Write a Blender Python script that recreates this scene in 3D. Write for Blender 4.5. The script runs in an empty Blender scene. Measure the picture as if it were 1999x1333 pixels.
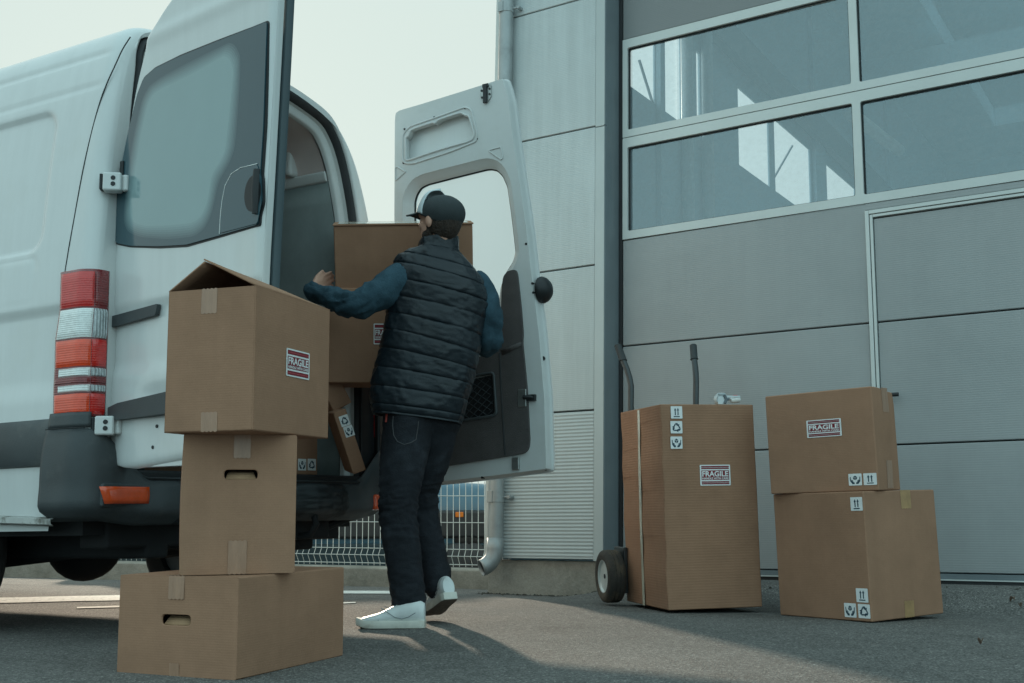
import bpy, bmesh, math, random
from mathutils import Vector as V, Matrix, noise
from mathutils.geometry import tessellate_polygon
random.seed(7)
SC = bpy.context.scene
COL = SC.collection

# ---------------------------------------------------------------- camera (a low viewpoint, tilted up a little)
FPX, CX, CY, EYE = 2250.0, 999.5, 666.5, 0.51
_n = V((.0066, 1, -315 / FPX)).normalized(); _up = -_n
_Y = (V((0, 0, 1)) - _up * _up.z).normalized(); _X = _Y.cross(_up)
RW = Matrix((_X, _Y, _up))                       # camera axes (x right, y down, z ahead) -> world
CAM = V((0, 0, EYE))
def ray(px, py): return (RW @ V((px - CX, py - CY, FPX))).normalized()
def at(px, py, Y):                                # point seen at px,py at the distance Y ahead
    r = ray(px, py); return CAM + r * (Y / r.y)
def onz(px, py, z=0.0):
    r = ray(px, py); return CAM + r * ((z - EYE) / r.z)
def proj(P):
    c = RW.transposed() @ (V(P) - CAM); return CX + FPX * c.x / c.z, CY + FPX * c.y / c.z

class Pl:
    """a plane: origin, two axes and a normal; uv() finds the plane point seen at a pixel"""
    def __init__(s, o, ex, ey, n=None):
        s.o = V(o); s.ex = V(ex).normalized(); s.ey = V(ey).normalized()
        s.n = V(n).normalized() if n is not None else s.ex.cross(s.ey).normalized()
    def uv(s, px, py):
        r = ray(px, py); nn = s.ex.cross(s.ey); t = (s.o - CAM).dot(nn) / r.dot(nn); P = CAM + r * t - s.o
        return (P.dot(s.ex), P.dot(s.ey))
    def pt(s, a, b, c=0.0): return s.o + s.ex * a + s.ey * b + s.n * c
    def off(s, c): return Pl(s.o + s.n * c, s.ex, s.ey, s.n)

cam_d = bpy.data.cameras.new('camera'); cam_d.sensor_width = 36; cam_d.lens = FPX / 1999 * 36
cam_d.clip_end = 2000; cam_d.clip_start = .05
cam = bpy.data.objects.new('camera', cam_d); COL.objects.link(cam)
_r = RW @ V((1, 0, 0)); _u = RW @ V((0, -1, 0)); _b = RW @ V((0, 0, -1))
mw = Matrix((( _r.x, _u.x, _b.x, 0), (_r.y, _u.y, _b.y, 0), (_r.z, _u.z, _b.z, EYE), (0, 0, 0, 1)))
cam.matrix_world = mw; SC.camera = cam

# ---------------------------------------------------------------- materials
def srgb(r, g, b):
    f = lambda c: c / 12.92 if c <= .04045 else ((c + .055) / 1.055) ** 2.4
    return (f(r / 255), f(g / 255), f(b / 255))
class NT:
    def __init__(s, m):
        s.t = m.node_tree; s.n = s.t.nodes; s.l = s.t.links
    def add(s, ty, **kw):
        nd = s.n.new(ty)
        for k, v in kw.items():
            if k.startswith('i_'):
                key = k[2:].replace('_', ' ')
                nd.inputs[key].default_value = v
            else: setattr(nd, k, v)
        return nd
    def link(s, a, b): s.l.new(a, b)
MATS = {}
def mat(name, col, rough=.5, metal=0, var=.1, vscale=3.0, bump=0.0, bscale=80.0, coat=0.0, spec=.5, stretch=(1, 1, 1),
        col2=None, c2scale=2.0, c2lo=.5, c2hi=.7, wave=None, wcol=0.0, rvar=.0, speck=0.0, sscale=300.0, streaks=0.0, up='Y', dent=0.0, dscale=4.0):
    if name in MATS: return MATS[name]
    m = bpy.data.materials.new(name); m.use_nodes = True; t = NT(m); b = t.n['Principled BSDF']
    b.inputs['Roughness'].default_value = rough; b.inputs['Metallic'].default_value = metal
    b.inputs['Coat Weight'].default_value = coat; b.inputs['Coat Roughness'].default_value = .06
    b.inputs['Specular IOR Level'].default_value = spec
    tc = t.add('ShaderNodeTexCoord'); mp = t.add('ShaderNodeMapping'); mp.inputs['Scale'].default_value = stretch
    t.link(tc.outputs['Object'], mp.inputs['Vector']); co = mp.outputs['Vector']
    n1 = t.add('ShaderNodeTexNoise', i_Scale=vscale, i_Detail=6.0, i_Roughness=.6); t.link(co, n1.inputs['Vector'])
    r1 = t.add('ShaderNodeMapRange'); r1.inputs['From Min'].default_value = .3; r1.inputs['From Max'].default_value = .7
    r1.inputs['To Min'].default_value = 1 - var; r1.inputs['To Max'].default_value = 1 + var
    t.link(n1.outputs['Fac'], r1.inputs['Value'])
    cur = None
    rgb = t.add('ShaderNodeRGB'); rgb.outputs[0].default_value = (*col, 1); cur = rgb.outputs[0]
    if col2 is not None:
        n2 = t.add('ShaderNodeTexNoise', i_Scale=c2scale, i_Detail=8.0, i_Roughness=.65); t.link(co, n2.inputs['Vector'])
        r2 = t.add('ShaderNodeMapRange'); r2.inputs['From Min'].default_value = c2lo; r2.inputs['From Max'].default_value = c2hi
        t.link(n2.outputs['Fac'], r2.inputs['Value'])
        mx = t.add('ShaderNodeMixRGB'); mx.inputs[2].default_value = (*col2, 1)
        t.link(r2.outputs[0], mx.inputs[0]); t.link(cur, mx.inputs[1]); cur = mx.outputs[0]
    mul = t.add('ShaderNodeVectorMath', operation='SCALE'); t.link(cur, mul.inputs[0]); t.link(r1.outputs[0], mul.inputs['Scale'])
    cur = mul.outputs[0]; hsrc = []
    if speck:
        n3 = t.add('ShaderNodeTexNoise', i_Scale=sscale, i_Detail=3.0, i_Roughness=.7); t.link(co, n3.inputs['Vector'])
        r3 = t.add('ShaderNodeMapRange'); r3.inputs['From Min'].default_value = .3; r3.inputs['From Max'].default_value = .7
        r3.inputs['To Min'].default_value = 1 - speck; r3.inputs['To Max'].default_value = 1 + speck
        t.link(n3.outputs['Fac'], r3.inputs['Value'])
        m3 = t.add('ShaderNodeVectorMath', operation='SCALE'); t.link(cur, m3.inputs[0]); t.link(r3.outputs[0], m3.inputs['Scale']); cur = m3.outputs[0]
    bm = None
    if streaks:       # faint run marks of dirt down the face
        m5 = t.add('ShaderNodeMapping'); m5.inputs['Scale'].default_value = (9, .55, 9) if up == 'Y' else (9, 9, .55); t.link(tc.outputs['Object'], m5.inputs[0])
        n7 = t.add('ShaderNodeTexNoise', i_Scale=1.6, i_Detail=7.0, i_Roughness=.7); t.link(m5.outputs[0], n7.inputs['Vector'])
        r7 = t.add('ShaderNodeMapRange'); r7.inputs['From Min'].default_value = .35; r7.inputs['From Max'].default_value = .72; r7.inputs['To Min'].default_value = 1 + streaks * .4; r7.inputs['To Max'].default_value = 1 - streaks
        t.link(n7.outputs['Fac'], r7.inputs['Value'])
        m7 = t.add('ShaderNodeVectorMath', operation='SCALE'); t.link(cur, m7.inputs[0]); t.link(r7.outputs[0], m7.inputs['Scale']); cur = m7.outputs[0]
    if wave:
        ax, period, wstr = wave
        wv = t.add('ShaderNodeTexWave', wave_type='BANDS', bands_direction=ax, i_Scale=2 * math.pi / (20 * period), i_Distortion=.0)
        wv.inputs['Detail Scale'].default_value = .3
        t.link(tc.outputs['Object'], wv.inputs['Vector'])
        if wcol:
            r4 = t.add('ShaderNodeMapRange'); r4.inputs['To Min'].default_value = 1 - wcol; r4.inputs['To Max'].default_value = 1 + wcol
            t.link(wv.outputs['Fac'], r4.inputs['Value'])
            m4 = t.add('ShaderNodeVectorMath', operation='SCALE'); t.link(cur, m4.inputs[0]); t.link(r4.outputs[0], m4.inputs['Scale']); cur = m4.outputs[0]
        bm = t.add('ShaderNodeBump', i_Strength=wstr, i_Distance=period * .5); t.link(wv.outputs['Fac'], bm.inputs['Height'])
    if bump:
        n4 = t.add('ShaderNodeTexNoise', i_Scale=bscale, i_Detail=5.0, i_Roughness=.6); t.link(co, n4.inputs['Vector'])
        b2 = t.add('ShaderNodeBump', i_Strength=bump, i_Distance=.01); t.link(n4.outputs['Fac'], b2.inputs['Height'])
        if bm: t.link(bm.outputs[0], b2.inputs['Normal'])
        bm = b2
    if dent:
        n8 = t.add('ShaderNodeTexNoise', i_Scale=dscale, i_Detail=2.5, i_Roughness=.5); t.link(tc.outputs['Object'], n8.inputs['Vector'])
        b8 = t.add('ShaderNodeBump', i_Strength=dent, i_Distance=.05); t.link(n8.outputs['Fac'], b8.inputs['Height'])
        if bm: t.link(bm.outputs[0], b8.inputs['Normal'])
        bm = b8
    if bm: t.link(bm.outputs[0], b.inputs['Normal'])
    if rvar:
        r5 = t.add('ShaderNodeMapRange'); r5.inputs['To Min'].default_value = max(0, rough - rvar); r5.inputs['To Max'].default_value = min(1, rough + rvar)
        t.link(n1.outputs['Fac'], r5.inputs['Value']); t.link(r5.outputs[0], b.inputs['Roughness'])
    t.link(cur, b.inputs['Base Color'])
    MATS[name] = m; return m
def glass_mat(name, tint, refl, rough=.02, rcol=(1, 1, 1), streak=0.0):
    """thin pane: part of the light goes through (tinted), part is mirrored; an even share, plus a little dirt"""
    if name in MATS: return MATS[name]
    m = bpy.data.materials.new(name); m.use_nodes = True; t = NT(m); t.n.remove(t.n['Principled BSDF'])
    out = t.n['Material Output']
    tr = t.add('ShaderNodeBsdfTransparent'); tr.inputs[0].default_value = (*tint, 1)
    gl = t.add('ShaderNodeBsdfGlossy', i_Roughness=rough); gl.inputs[0].default_value = (*rcol, 1)
    mx = t.add('ShaderNodeMixShader'); fr = t.add('ShaderNodeFresnel', i_IOR=1.5)
    ma = t.add('ShaderNodeMath', operation='ADD', use_clamp=True); ma.inputs[1].default_value = refl
    t.link(fr.outputs[0], ma.inputs[0]); t.link(ma.outputs[0], mx.inputs[0])
    t.link(tr.outputs[0], mx.inputs[1]); t.link(gl.outputs[0], mx.inputs[2]); sh = mx.outputs[0]
    if streak:
        df = t.add('ShaderNodeBsdfDiffuse'); df.inputs[0].default_value = (.5, .5, .5, 1)
        tc = t.add('ShaderNodeTexCoord'); mp = t.add('ShaderNodeMapping'); mp.inputs['Scale'].default_value = (14, 14, .7)
        t.link(tc.outputs['Object'], mp.inputs[0])
        nz = t.add('ShaderNodeTexNoise', i_Scale=2.2, i_Detail=8.0, i_Roughness=.7); t.link(mp.outputs[0], nz.inputs['Vector'])
        mr = t.add('ShaderNodeMapRange'); mr.inputs['From Min'].default_value = .42; mr.inputs['From Max'].default_value = .8
        mr.inputs['To Min'].default_value = streak * .35; mr.inputs['To Max'].default_value = streak * 1.6; t.link(nz.outputs['Fac'], mr.inputs['Value'])
        m2 = t.add('ShaderNodeMixShader'); t.link(mr.outputs[0], m2.inputs[0]); t.link(sh, m2.inputs[1]); t.link(df.outputs[0], m2.inputs[2]); sh = m2.outputs[0]
    t.link(sh, out.inputs['Surface']); MATS[name] = m; return m

# ---------------------------------------------------------------- object helpers
def link(o): COL.objects.link(o); return o
def tag(o, label=None, cat=None, group=None, kind=None):
    if label: o['label'] = label
    if cat: o['category'] = cat
    if group: o['group'] = group
    if kind: o['kind'] = kind
    return o
def empty(name, M, label=None, cat=None, group=None):
    o = link(bpy.data.objects.new(name, None)); o.empty_display_size = .1
    o.matrix_world = M if isinstance(M, Matrix) else Matrix.Translation(V(M))
    WM[o.name] = o.matrix_world.copy()
    return tag(o, label, cat, group)
WM = {}
def wm(o):
    while o.parent: o = o.parent
    return WM.get(o.name, Matrix.Identity(4))
def frame(o, ex, ey, n):
    o, ex, ey, n = V(o), V(ex), V(ey), V(n)
    return Matrix(((ex.x, ey.x, n.x, o.x), (ex.y, ey.y, n.y, o.y), (ex.z, ey.z, n.z, o.z), (0, 0, 0, 1)))
class MB:
    def __init__(s): s.v = []; s.f = []; s.m = []
    def add(s, vs, fs, mi=0):
        k = len(s.v); s.v += [V(q) for q in vs]; s.f += [[k + i for i in f] for f in fs]; s.m += [mi] * len(fs); return s
    def quad(s, a, b, c, d, mi=0): return s.add([a, b, c, d], [(0, 1, 2, 3)], mi)
    def box(s, M, lo, hi, mi=0):
        (x0, y0, z0), (x1, y1, z1) = lo, hi
        vs = [M @ V(q) for q in ((x0, y0, z0), (x1, y0, z0), (x1, y1, z0), (x0, y1, z0), (x0, y0, z1), (x1, y0, z1), (x1, y1, z1), (x0, y1, z1))]
        return s.add(vs, [(0, 3, 2, 1), (4, 5, 6, 7), (0, 1, 5, 4), (1, 2, 6, 5), (2, 3, 7, 6), (3, 0, 4, 7)], mi)
    def prism(s, pl, poly, d0, d1, holes=(), mi=0):
        """polygon in the plane pl (a,b) carried from d0 to d1 along its normal"""
        loops = [list(poly)] + [list(h) for h in holes]
        flat = [q for L in loops for q in L]; n = len(flat)
        tri = tessellate_polygon([[V((a, b, 0)) for a, b in L] for L in loops])
        vs = [pl.pt(a, b, d0) for a, b in flat] + [pl.pt(a, b, d1) for a, b in flat]
        fs = []
        for t in tri:
            a, b, c = t
            fs.append((a, b, c)); fs.append((n + c, n + b, n + a))
        k = 0
        for L in loops:
            m = len(L)
            for i in range(m):
                j = (i + 1) % m; fs.append((k + i, k + j, n + k + j, n + k + i))
            k += m
        return s.add(vs, fs, mi)
    def loft(s, rings, closed=True, caps=True, mi=0):
        n = len(rings[0]); vs = [p for r in rings for p in r]; fs = []
        for i in range(len(rings) - 1):
            for j in range(n if closed else n - 1):
                a = i * n + j; b = i * n + (j + 1) % n
                fs.append((a, b, b + n, a + n))
        if caps and closed: fs.append(tuple(range(n))[::-1]); fs.append(tuple((len(rings) - 1) * n + j for j in range(n)))
        return s.add(vs, fs, mi)
    def tube(s, pts, rad, n=10, mi=0, caps=True, flat=1.0, side=None):
        pts = [V(p) for p in pts]
        rad = rad if isinstance(rad, (list, tuple)) else [rad] * len(pts)
        rings = []; prev = None
        for i, p in enumerate(pts):
            t = (pts[min(i + 1, len(pts) - 1)] - pts[max(i - 1, 0)]).normalized()
            if prev is None:
                a = V(side) if side is not None else (V((0, 0, 1)) if abs(t.z) < .9 else V((1, 0, 0)))
                a = (a - t * a.dot(t)).normalized()
            else: a = (prev - t * prev.dot(t)).normalized()
            prev = a; b = t.cross(a)
            rings.append([p + a * (rad[i] * math.cos(2 * math.pi * k / n)) + b * (rad[i] * flat * math.sin(2 * math.pi * k / n)) for k in range(n)])
        return s.loft(rings, True, caps, mi)
    def ell(s, c, rx, ry, rz, M=None, nu=20, nv=12, mi=0):
        M3 = M if M is not None else Matrix.Identity(3); c = V(c); rings = []
        for i in range(nv + 1):
            th = math.pi * min(max(i / nv, .004), .996)
            rings.append([c + M3 @ V((rx * math.sin(th) * math.cos(2 * math.pi * k / nu), ry * math.sin(th) * math.sin(2 * math.pi * k / nu), rz * math.cos(th))) for k in range(nu)])
        return s.loft(rings[::-1], True, True, mi)
    def cap(s, p, q, r0, r1, n=12):
        """capsule with two radii"""
        p, q = V(p), V(q); t = (q - p).normalized(); pts = []; rad = []
        for i in range(5):
            a = math.pi / 2 * (i / 4); pts.append(p - t * r0 * math.cos(a)); rad.append(max(r0 * math.sin(a), r0 * .05))
        for i in range(5):
            a = math.pi / 2 * (i / 4); pts.append(q + t * r1 * math.sin(a)); rad.append(max(r1 * math.cos(a), r1 * .05))
        return s.tube(pts, rad, n)
    def grid(s, fn, nu, nv, mi=0):
        vs = [fn(i / nu, j / nv) for j in range(nv + 1) for i in range(nu + 1)]
        fs = [(j * (nu + 1) + i, j * (nu + 1) + i + 1, (j + 1) * (nu + 1) + i + 1, (j + 1) * (nu + 1) + i) for j in range(nv) for i in range(nu)]
        return s.add(vs, fs, mi)
    def mesh(s, mats=(), name='m'):
        me = bpy.data.meshes.new(name); me.from_pydata(s.v, [], s.f)
        for m in (mats if isinstance(mats, (list, tuple)) else [mats]): me.materials.append(m)
        me.polygons.foreach_set('material_index', s.m); me.update()
        return me
    def build(s, name, mats, parent=None, bevel=0, seg=2, ang=40, recalc=True, sub=0, origin=None, solid=0):
        return obj(name, s.mesh(mats, name), parent, bevel, seg, ang, recalc, sub, origin, solid)
def obj(name, me, parent=None, bevel=0, seg=2, ang=40, recalc=True, sub=0, origin=None, solid=0):
    if recalc:
        bm = bmesh.new(); bm.from_mesh(me); bmesh.ops.remove_doubles(bm, verts=bm.verts, dist=1e-5)
        bmesh.ops.recalc_face_normals(bm, faces=bm.faces); bm.to_mesh(me); bm.free()
    o = link(bpy.data.objects.new(name, me))
    if parent is not None:
        o.parent = parent; me.transform(wm(parent).inverted())
    else:
        if origin is None:
            xs = [v.co for v in me.vertices]
            lo = V((min(q.x for q in xs), min(q.y for q in xs), min(q.z for q in xs))); hi = V((max(q.x for q in xs), max(q.y for q in xs), max(q.z for q in xs)))
            origin = Matrix.Translation(V(((lo.x + hi.x) / 2, (lo.y + hi.y) / 2, lo.z)))
        elif not isinstance(origin, Matrix): origin = Matrix.Translation(V(origin))
        me.transform(origin.inverted()); o.matrix_world = origin; WM[o.name] = origin.copy()
    for p in me.polygons: p.use_smooth = True
    me.set_sharp_from_angle(angle=math.radians(ang))
    if solid:
        so = o.modifiers.new('thick', 'SOLIDIFY'); so.thickness = solid; so.offset = 0
    if bevel:
        b = o.modifiers.new('bevel', 'BEVEL'); b.width = bevel; b.segments = seg; b.limit_method = 'ANGLE'; b.angle_limit = math.radians(ang); b.harden_normals = True
    if sub:
        q = o.modifiers.new('sub', 'SUBSURF'); q.levels = sub; q.render_levels = sub
    return o
def fuse(mb, voxel, smooth=2):
    """melt overlapping closed shapes into one continuous surface"""
    me = mb.mesh(); t = link(bpy.data.objects.new('tmp', me))
    r = t.modifiers.new('r', 'REMESH'); r.mode = 'VOXEL'; r.voxel_size = voxel
    if smooth:
        k = t.modifiers.new('s', 'SMOOTH'); k.iterations = smooth; k.factor = .5
    dg = bpy.context.evaluated_depsgraph_get(); dg.update()
    out = bpy.data.meshes.new_from_object(t.evaluated_get(dg))
    bpy.data.objects.remove(t); bpy.data.meshes.remove(me); return out
def rnd(pts, r, seg=5):
    """round the corners of a polygon"""
    out = []; n = len(pts)
    rr = r if isinstance(r, (list, tuple)) else [r] * n
    for i in range(n):
        p = V((*pts[i], 0)); a = V((*pts[i - 1], 0)); b = V((*pts[(i + 1) % n], 0))
        da = a - p; db = b - p; la, lb = da.length, db.length
        k = min(rr[i], la * .45, lb * .45)
        if k < 1e-5: out.append((p.x, p.y)); continue
        A = p + da.normalized() * k; B = p + db.normalized() * k
        for j in range(seg + 1):
            t = j / seg; q = A * (1 - t) ** 2 + p * (2 * t * (1 - t)) + B * t * t; out.append((q.x, q.y))
    return out
def spl(pts, n=6, closed=False):
    """Catmull-Rom through the points (tuples of any length)"""
    P = [V(p) if len(p) > 2 else V((*p, 0)) for p in pts]; d = len(pts[0]); out = []; m = len(P)
    for i in range(m if closed else m - 1):
        if closed: p0, p1, p2, p3 = P[i - 1], P[i], P[(i + 1) % m], P[(i + 2) % m]
        else: p0, p1, p2, p3 = P[max(i - 1, 0)], P[i], P[i + 1], P[min(i + 2, m - 1)]
        for j in range(n):
            t = j / n
            q = .5 * ((2 * p1) + (p2 - p0) * t + (2 * p0 - 5 * p1 + 4 * p2 - p3) * t * t + (3 * p1 - p0 - 3 * p2 + p3) * t ** 3)
            out.append(tuple(q)[:d])
    if not closed: out.append(tuple(P[-1])[:d])
    return out
def lerp(a, b, t): return a + (b - a) * t
def sstep(a, b, x):
    t = min(max((x - a) / (b - a), 0), 1); return t * t * (3 - 2 * t)
# ---------------------------------------------------------------- light: hazy low sun ahead to the left
SUN_AZ, SUN_EL = math.radians(16.2), math.radians(15.3)
sdir = V((-math.sin(SUN_AZ) * math.cos(SUN_EL), math.cos(SUN_AZ) * math.cos(SUN_EL), math.sin(SUN_EL)))
w = bpy.data.worlds.new('World'); SC.world = w; w.use_nodes = True; t = NT(w)
bg = t.n['Background']; sky = t.add('ShaderNodeTexSky'); sky.sky_type = 'NISHITA'; sky.sun_disc = False
sky.sun_elevation = SUN_EL; sky.sun_rotation = -SUN_AZ; sky.air_density = 1.2; sky.dust_density = 3.0; sky.ozone_density = 2.0
# thin cloud and haze veil over the clear sky: pale low down, cooler and brighter overhead
geo = t.add('ShaderNodeTexCoord'); sep = t.add('ShaderNodeSeparateXYZ'); t.link(geo.outputs['Generated'], sep.inputs[0])
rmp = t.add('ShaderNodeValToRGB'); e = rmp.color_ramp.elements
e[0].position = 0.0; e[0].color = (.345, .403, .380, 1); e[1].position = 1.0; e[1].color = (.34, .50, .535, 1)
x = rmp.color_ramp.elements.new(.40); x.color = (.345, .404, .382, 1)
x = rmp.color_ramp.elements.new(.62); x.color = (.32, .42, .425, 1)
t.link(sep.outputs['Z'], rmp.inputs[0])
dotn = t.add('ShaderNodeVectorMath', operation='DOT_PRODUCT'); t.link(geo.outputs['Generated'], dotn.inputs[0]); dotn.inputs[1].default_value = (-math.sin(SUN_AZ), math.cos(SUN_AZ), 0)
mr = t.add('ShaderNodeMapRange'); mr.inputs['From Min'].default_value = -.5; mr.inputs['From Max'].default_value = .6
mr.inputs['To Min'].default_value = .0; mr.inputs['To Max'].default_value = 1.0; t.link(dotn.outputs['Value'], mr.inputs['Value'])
cool = t.add('ShaderNodeMixRGB'); cool.inputs[1].default_value = (.345, .525, .56, 1)  # sky away from the sun made brighter, out of view, to fill shaded faces
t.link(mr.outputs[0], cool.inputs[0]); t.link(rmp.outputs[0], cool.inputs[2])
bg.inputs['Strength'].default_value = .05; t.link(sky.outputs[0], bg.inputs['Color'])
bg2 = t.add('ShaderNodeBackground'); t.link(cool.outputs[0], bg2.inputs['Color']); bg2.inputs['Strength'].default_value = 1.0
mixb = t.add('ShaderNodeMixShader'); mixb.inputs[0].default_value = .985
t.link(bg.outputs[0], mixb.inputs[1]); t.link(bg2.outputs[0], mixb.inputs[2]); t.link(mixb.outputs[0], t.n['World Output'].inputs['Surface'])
sl = bpy.data.lights.new('sun', 'SUN'); sl.energy = 2.0; sl.angle = math.radians(2.0); sl.color = (1, .86, .67)
so = link(bpy.data.objects.new('sun', sl)); so.rotation_euler = sdir.to_track_quat('Z', 'Y').to_euler(); so.location = (0, 0, 8)
SC.view_settings.view_transform = 'Standard'; SC.view_settings.look = 'None'; SC.view_settings.exposure = 1.0; SC.view_settings.gamma = 1
SC.cycles.use_denoising = True; SC.cycles.max_bounces = 8; SC.cycles.transparent_max_bounces = 12; SC.cycles.sample_clamp_indirect = 6

# ---------------------------------------------------------------- building axes
_c1 = RW @ V((-2560 - CX, 1033 - CY, FPX)).normalized(); UB = RW @ V((1247 - CX, -11070 - CY, FPX)).normalized()
UB = (UB - _c1 * UB.dot(_c1)).normalized(); EX = -_c1; NB = EX.cross(UB)       # NB points out of the facade, to the street
C0 = V((-.17, 7.55, -.055))
FAC = Pl(C0, EX, UB); DOOR = FAC.off(-.17); END = Pl(C0 + EX * .12, -NB, UB, EX)
def FB(t, h, c=0.0): return FAC.pt(t, h, c)
BM = frame(C0, EX, UB, NB)

# ---------------------------------------------------------------- ground: one sheet to the horizon, falling away towards the back
def smax(q, w=.05): return q if q > w else (0 if q < -w else (q + w) ** 2 / (4 * w))
def gz(x, y):
    q = .0516 * (y - 6.3) + .025 * (x + .2)
    z = -smax(q) if y > 0 else 0.0
    P = V((x, y, 0)) - C0; s = P.dot(EX); d = P.dot(NB)
    k = sstep(.55, 1.3, s) * (1 - sstep(.04, .62, d)) * sstep(-1.2, -.3, d)
    hb = C0.z + .108 + s * EX.z
    z = lerp(z, hb, k)
    return z
def gnoise(x, y): return .004 * noise.noise(V((x * .9, y * .9, 0))) + .002 * noise.noise(V((x * 3, y * 3, 4)))
def axis(a, b, step, lo, hi):
    L = [a + i * step for i in range(int((b - a) / step) + 1)]
    k = step
    while L[-1] < hi: k *= 1.35; L.append(L[-1] + k)
    k = step
    while L[0] > lo: k *= 1.35; L.insert(0, L[0] - k)
    return L
gx = axis(-3.2, 4.4, .08, -400, 400); gy = axis(1.8, 10.5, .08, -60, 700)
g = MB(); nx = len(gx)
g.add([(x, y, gz(x, y) + gnoise(x, y)) for y in gy for x in gx], [(j * nx + i, j * nx + i + 1, (j + 1) * nx + i + 1, (j + 1) * nx + i) for j in range(len(gy) - 1) for i in range(nx - 1)])
def asphalt():
    m = bpy.data.materials.new('asphalt'); m.use_nodes = True; t = NT(m); b = t.n['Principled BSDF']; b.inputs['Roughness'].default_value = .85
    b.inputs['Specular IOR Level'].default_value = .3
    tc = t.add('ShaderNodeTexCoord'); co = tc.outputs['Object']
    vo = t.add('ShaderNodeTexVoronoi', i_Scale=170.0); t.link(co, vo.inputs['Vector'])
    sx = t.add('ShaderNodeSeparateColor'); t.link(vo.outputs['Color'], sx.inputs[0])
    r = t.add('ShaderNodeValToRGB'); e = r.color_ramp.elements; e[0].position = 0; e[0].color = (.07, .067, .063, 1); e[1].position = 1; e[1].color = (.32, .30, .275, 1)
    k = r.color_ramp.elements.new(.25); k.color = (.112, .107, .10, 1); k = r.color_ramp.elements.new(.85); k.color = (.18, .17, .16, 1)
    t.link(sx.outputs[0], r.inputs[0])
    n1 = t.add('ShaderNodeTexNoise', i_Scale=.7, i_Detail=8.0, i_Roughness=.62); t.link(co, n1.inputs['Vector'])
    n2 = t.add('ShaderNodeTexNoise', i_Scale=9.0, i_Detail=6.0, i_Roughness=.7); t.link(co, n2.inputs['Vector'])
    a = t.add('ShaderNodeMath', operation='MULTIPLY_ADD'); t.link(n1.outputs['Fac'], a.inputs[0]); a.inputs[1].default_value = 1.0; a.inputs[2].default_value = .0
    a2 = t.add('ShaderNodeMath', operation='MULTIPLY_ADD'); t.link(n2.outputs['Fac'], a2.inputs[0]); a2.inputs[1].default_value = .8; t.link(a.outputs[0], a2.inputs[2])
    mr = t.add('ShaderNodeMapRange'); mr.inputs['From Min'].default_value = .55; mr.inputs['From Max'].default_value = 1.2; mr.inputs['To Min'].default_value = .72; mr.inputs['To Max'].default_value = 1.28
    t.link(a2.outputs[0], mr.inputs['Value'])
    # oil and damp stains of their own shape, dark patched joint
    n3 = t.add('ShaderNodeTexNoise', i_Scale=1.6, i_Detail=4.0, i_Roughness=.55); t.link(co, n3.inputs['Vector'])
    m3 = t.add('ShaderNodeMapRange'); m3.inputs['From Min'].default_value = .60; m3.inputs['From Max'].default_value = .72; m3.inputs['To Min'].default_value = 1; m3.inputs['To Max'].default_value = .72
    t.link(n3.outputs['Fac'], m3.inputs['Value'])
    mm0 = t.add('ShaderNodeMath', operation='MULTIPLY'); t.link(mr.outputs[0], mm0.inputs[0]); t.link(m3.outputs[0], mm0.inputs[1])
    # hairline cracks and pale scuffs
    dist = t.add('ShaderNodeTexNoise', i_Scale=2.5, i_Detail=5.0); t.link(co, dist.inputs['Vector'])
    mxv = t.add('ShaderNodeMixRGB'); mxv.inputs[0].default_value = .22; t.link(co, mxv.inputs[1]); t.link(dist.outputs['Color'], mxv.inputs[2])
    vc = t.add('ShaderNodeTexVoronoi', i_Scale=.75); vc.feature = 'DISTANCE_TO_EDGE'; t.link(mxv.outputs[0], vc.inputs['Vector'])
    mc = t.add('ShaderNodeMapRange'); mc.inputs['From Min'].default_value = .0; mc.inputs['From Max'].default_value = .006; mc.inputs['To Min'].default_value = .86; mc.inputs['To Max'].default_value = 1; t.link(vc.outputs['Distance'], mc.inputs['Value'])
    n6 = t.add('ShaderNodeTexNoise', i_Scale=28.0, i_Detail=2.0); t.link(co, n6.inputs['Vector'])
    m6 = t.add('ShaderNodeMapRange'); m6.inputs['From Min'].default_value = .70; m6.inputs['From Max'].default_value = .78; m6.inputs['To Min'].default_value = 1; m6.inputs['To Max'].default_value = 1.7; t.link(n6.outputs['Fac'], m6.inputs['Value'])
    mm1 = t.add('ShaderNodeMath', operation='MULTIPLY'); t.link(mm0.outputs[0], mm1.inputs[0]); t.link(mc.outputs[0], mm1.inputs[1])
    mm = t.add('ShaderNodeMath', operation='MULTIPLY'); t.link(mm1.outputs[0], mm.inputs[0]); t.link(m6.outputs[0], mm.inputs[1])
    sc = t.add('ShaderNodeVectorMath', operation='SCALE'); t.link(r.outputs[0], sc.inputs[0]); t.link(mm.outputs[0], sc.inputs['Scale'])
    t.link(sc.outputs[0], b.inputs['Base Color'])
    bp = t.add('ShaderNodeBump', i_Strength=.9, i_Distance=.004); t.link(vo.outputs['Distance'], bp.inputs['Height'])
    n5 = t.add('ShaderNodeTexNoise', i_Scale=70.0, i_Detail=4.0); t.link(co, n5.inputs['Vector'])
    b2 = t.add('ShaderNodeBump', i_Strength=.5, i_Distance=.006); t.link(n5.outputs['Fac'], b2.inputs['Height']); t.link(bp.outputs[0], b2.inputs['Normal'])
    t.link(b2.outputs[0], b.inputs['Normal']); return m
ASPH = asphalt()
o = g.build('ground', ASPH, recalc=False, ang=80, origin=(0, 0, 0)); tag(o, 'grey speckled asphalt yard in front of the building', kind='structure')

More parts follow.
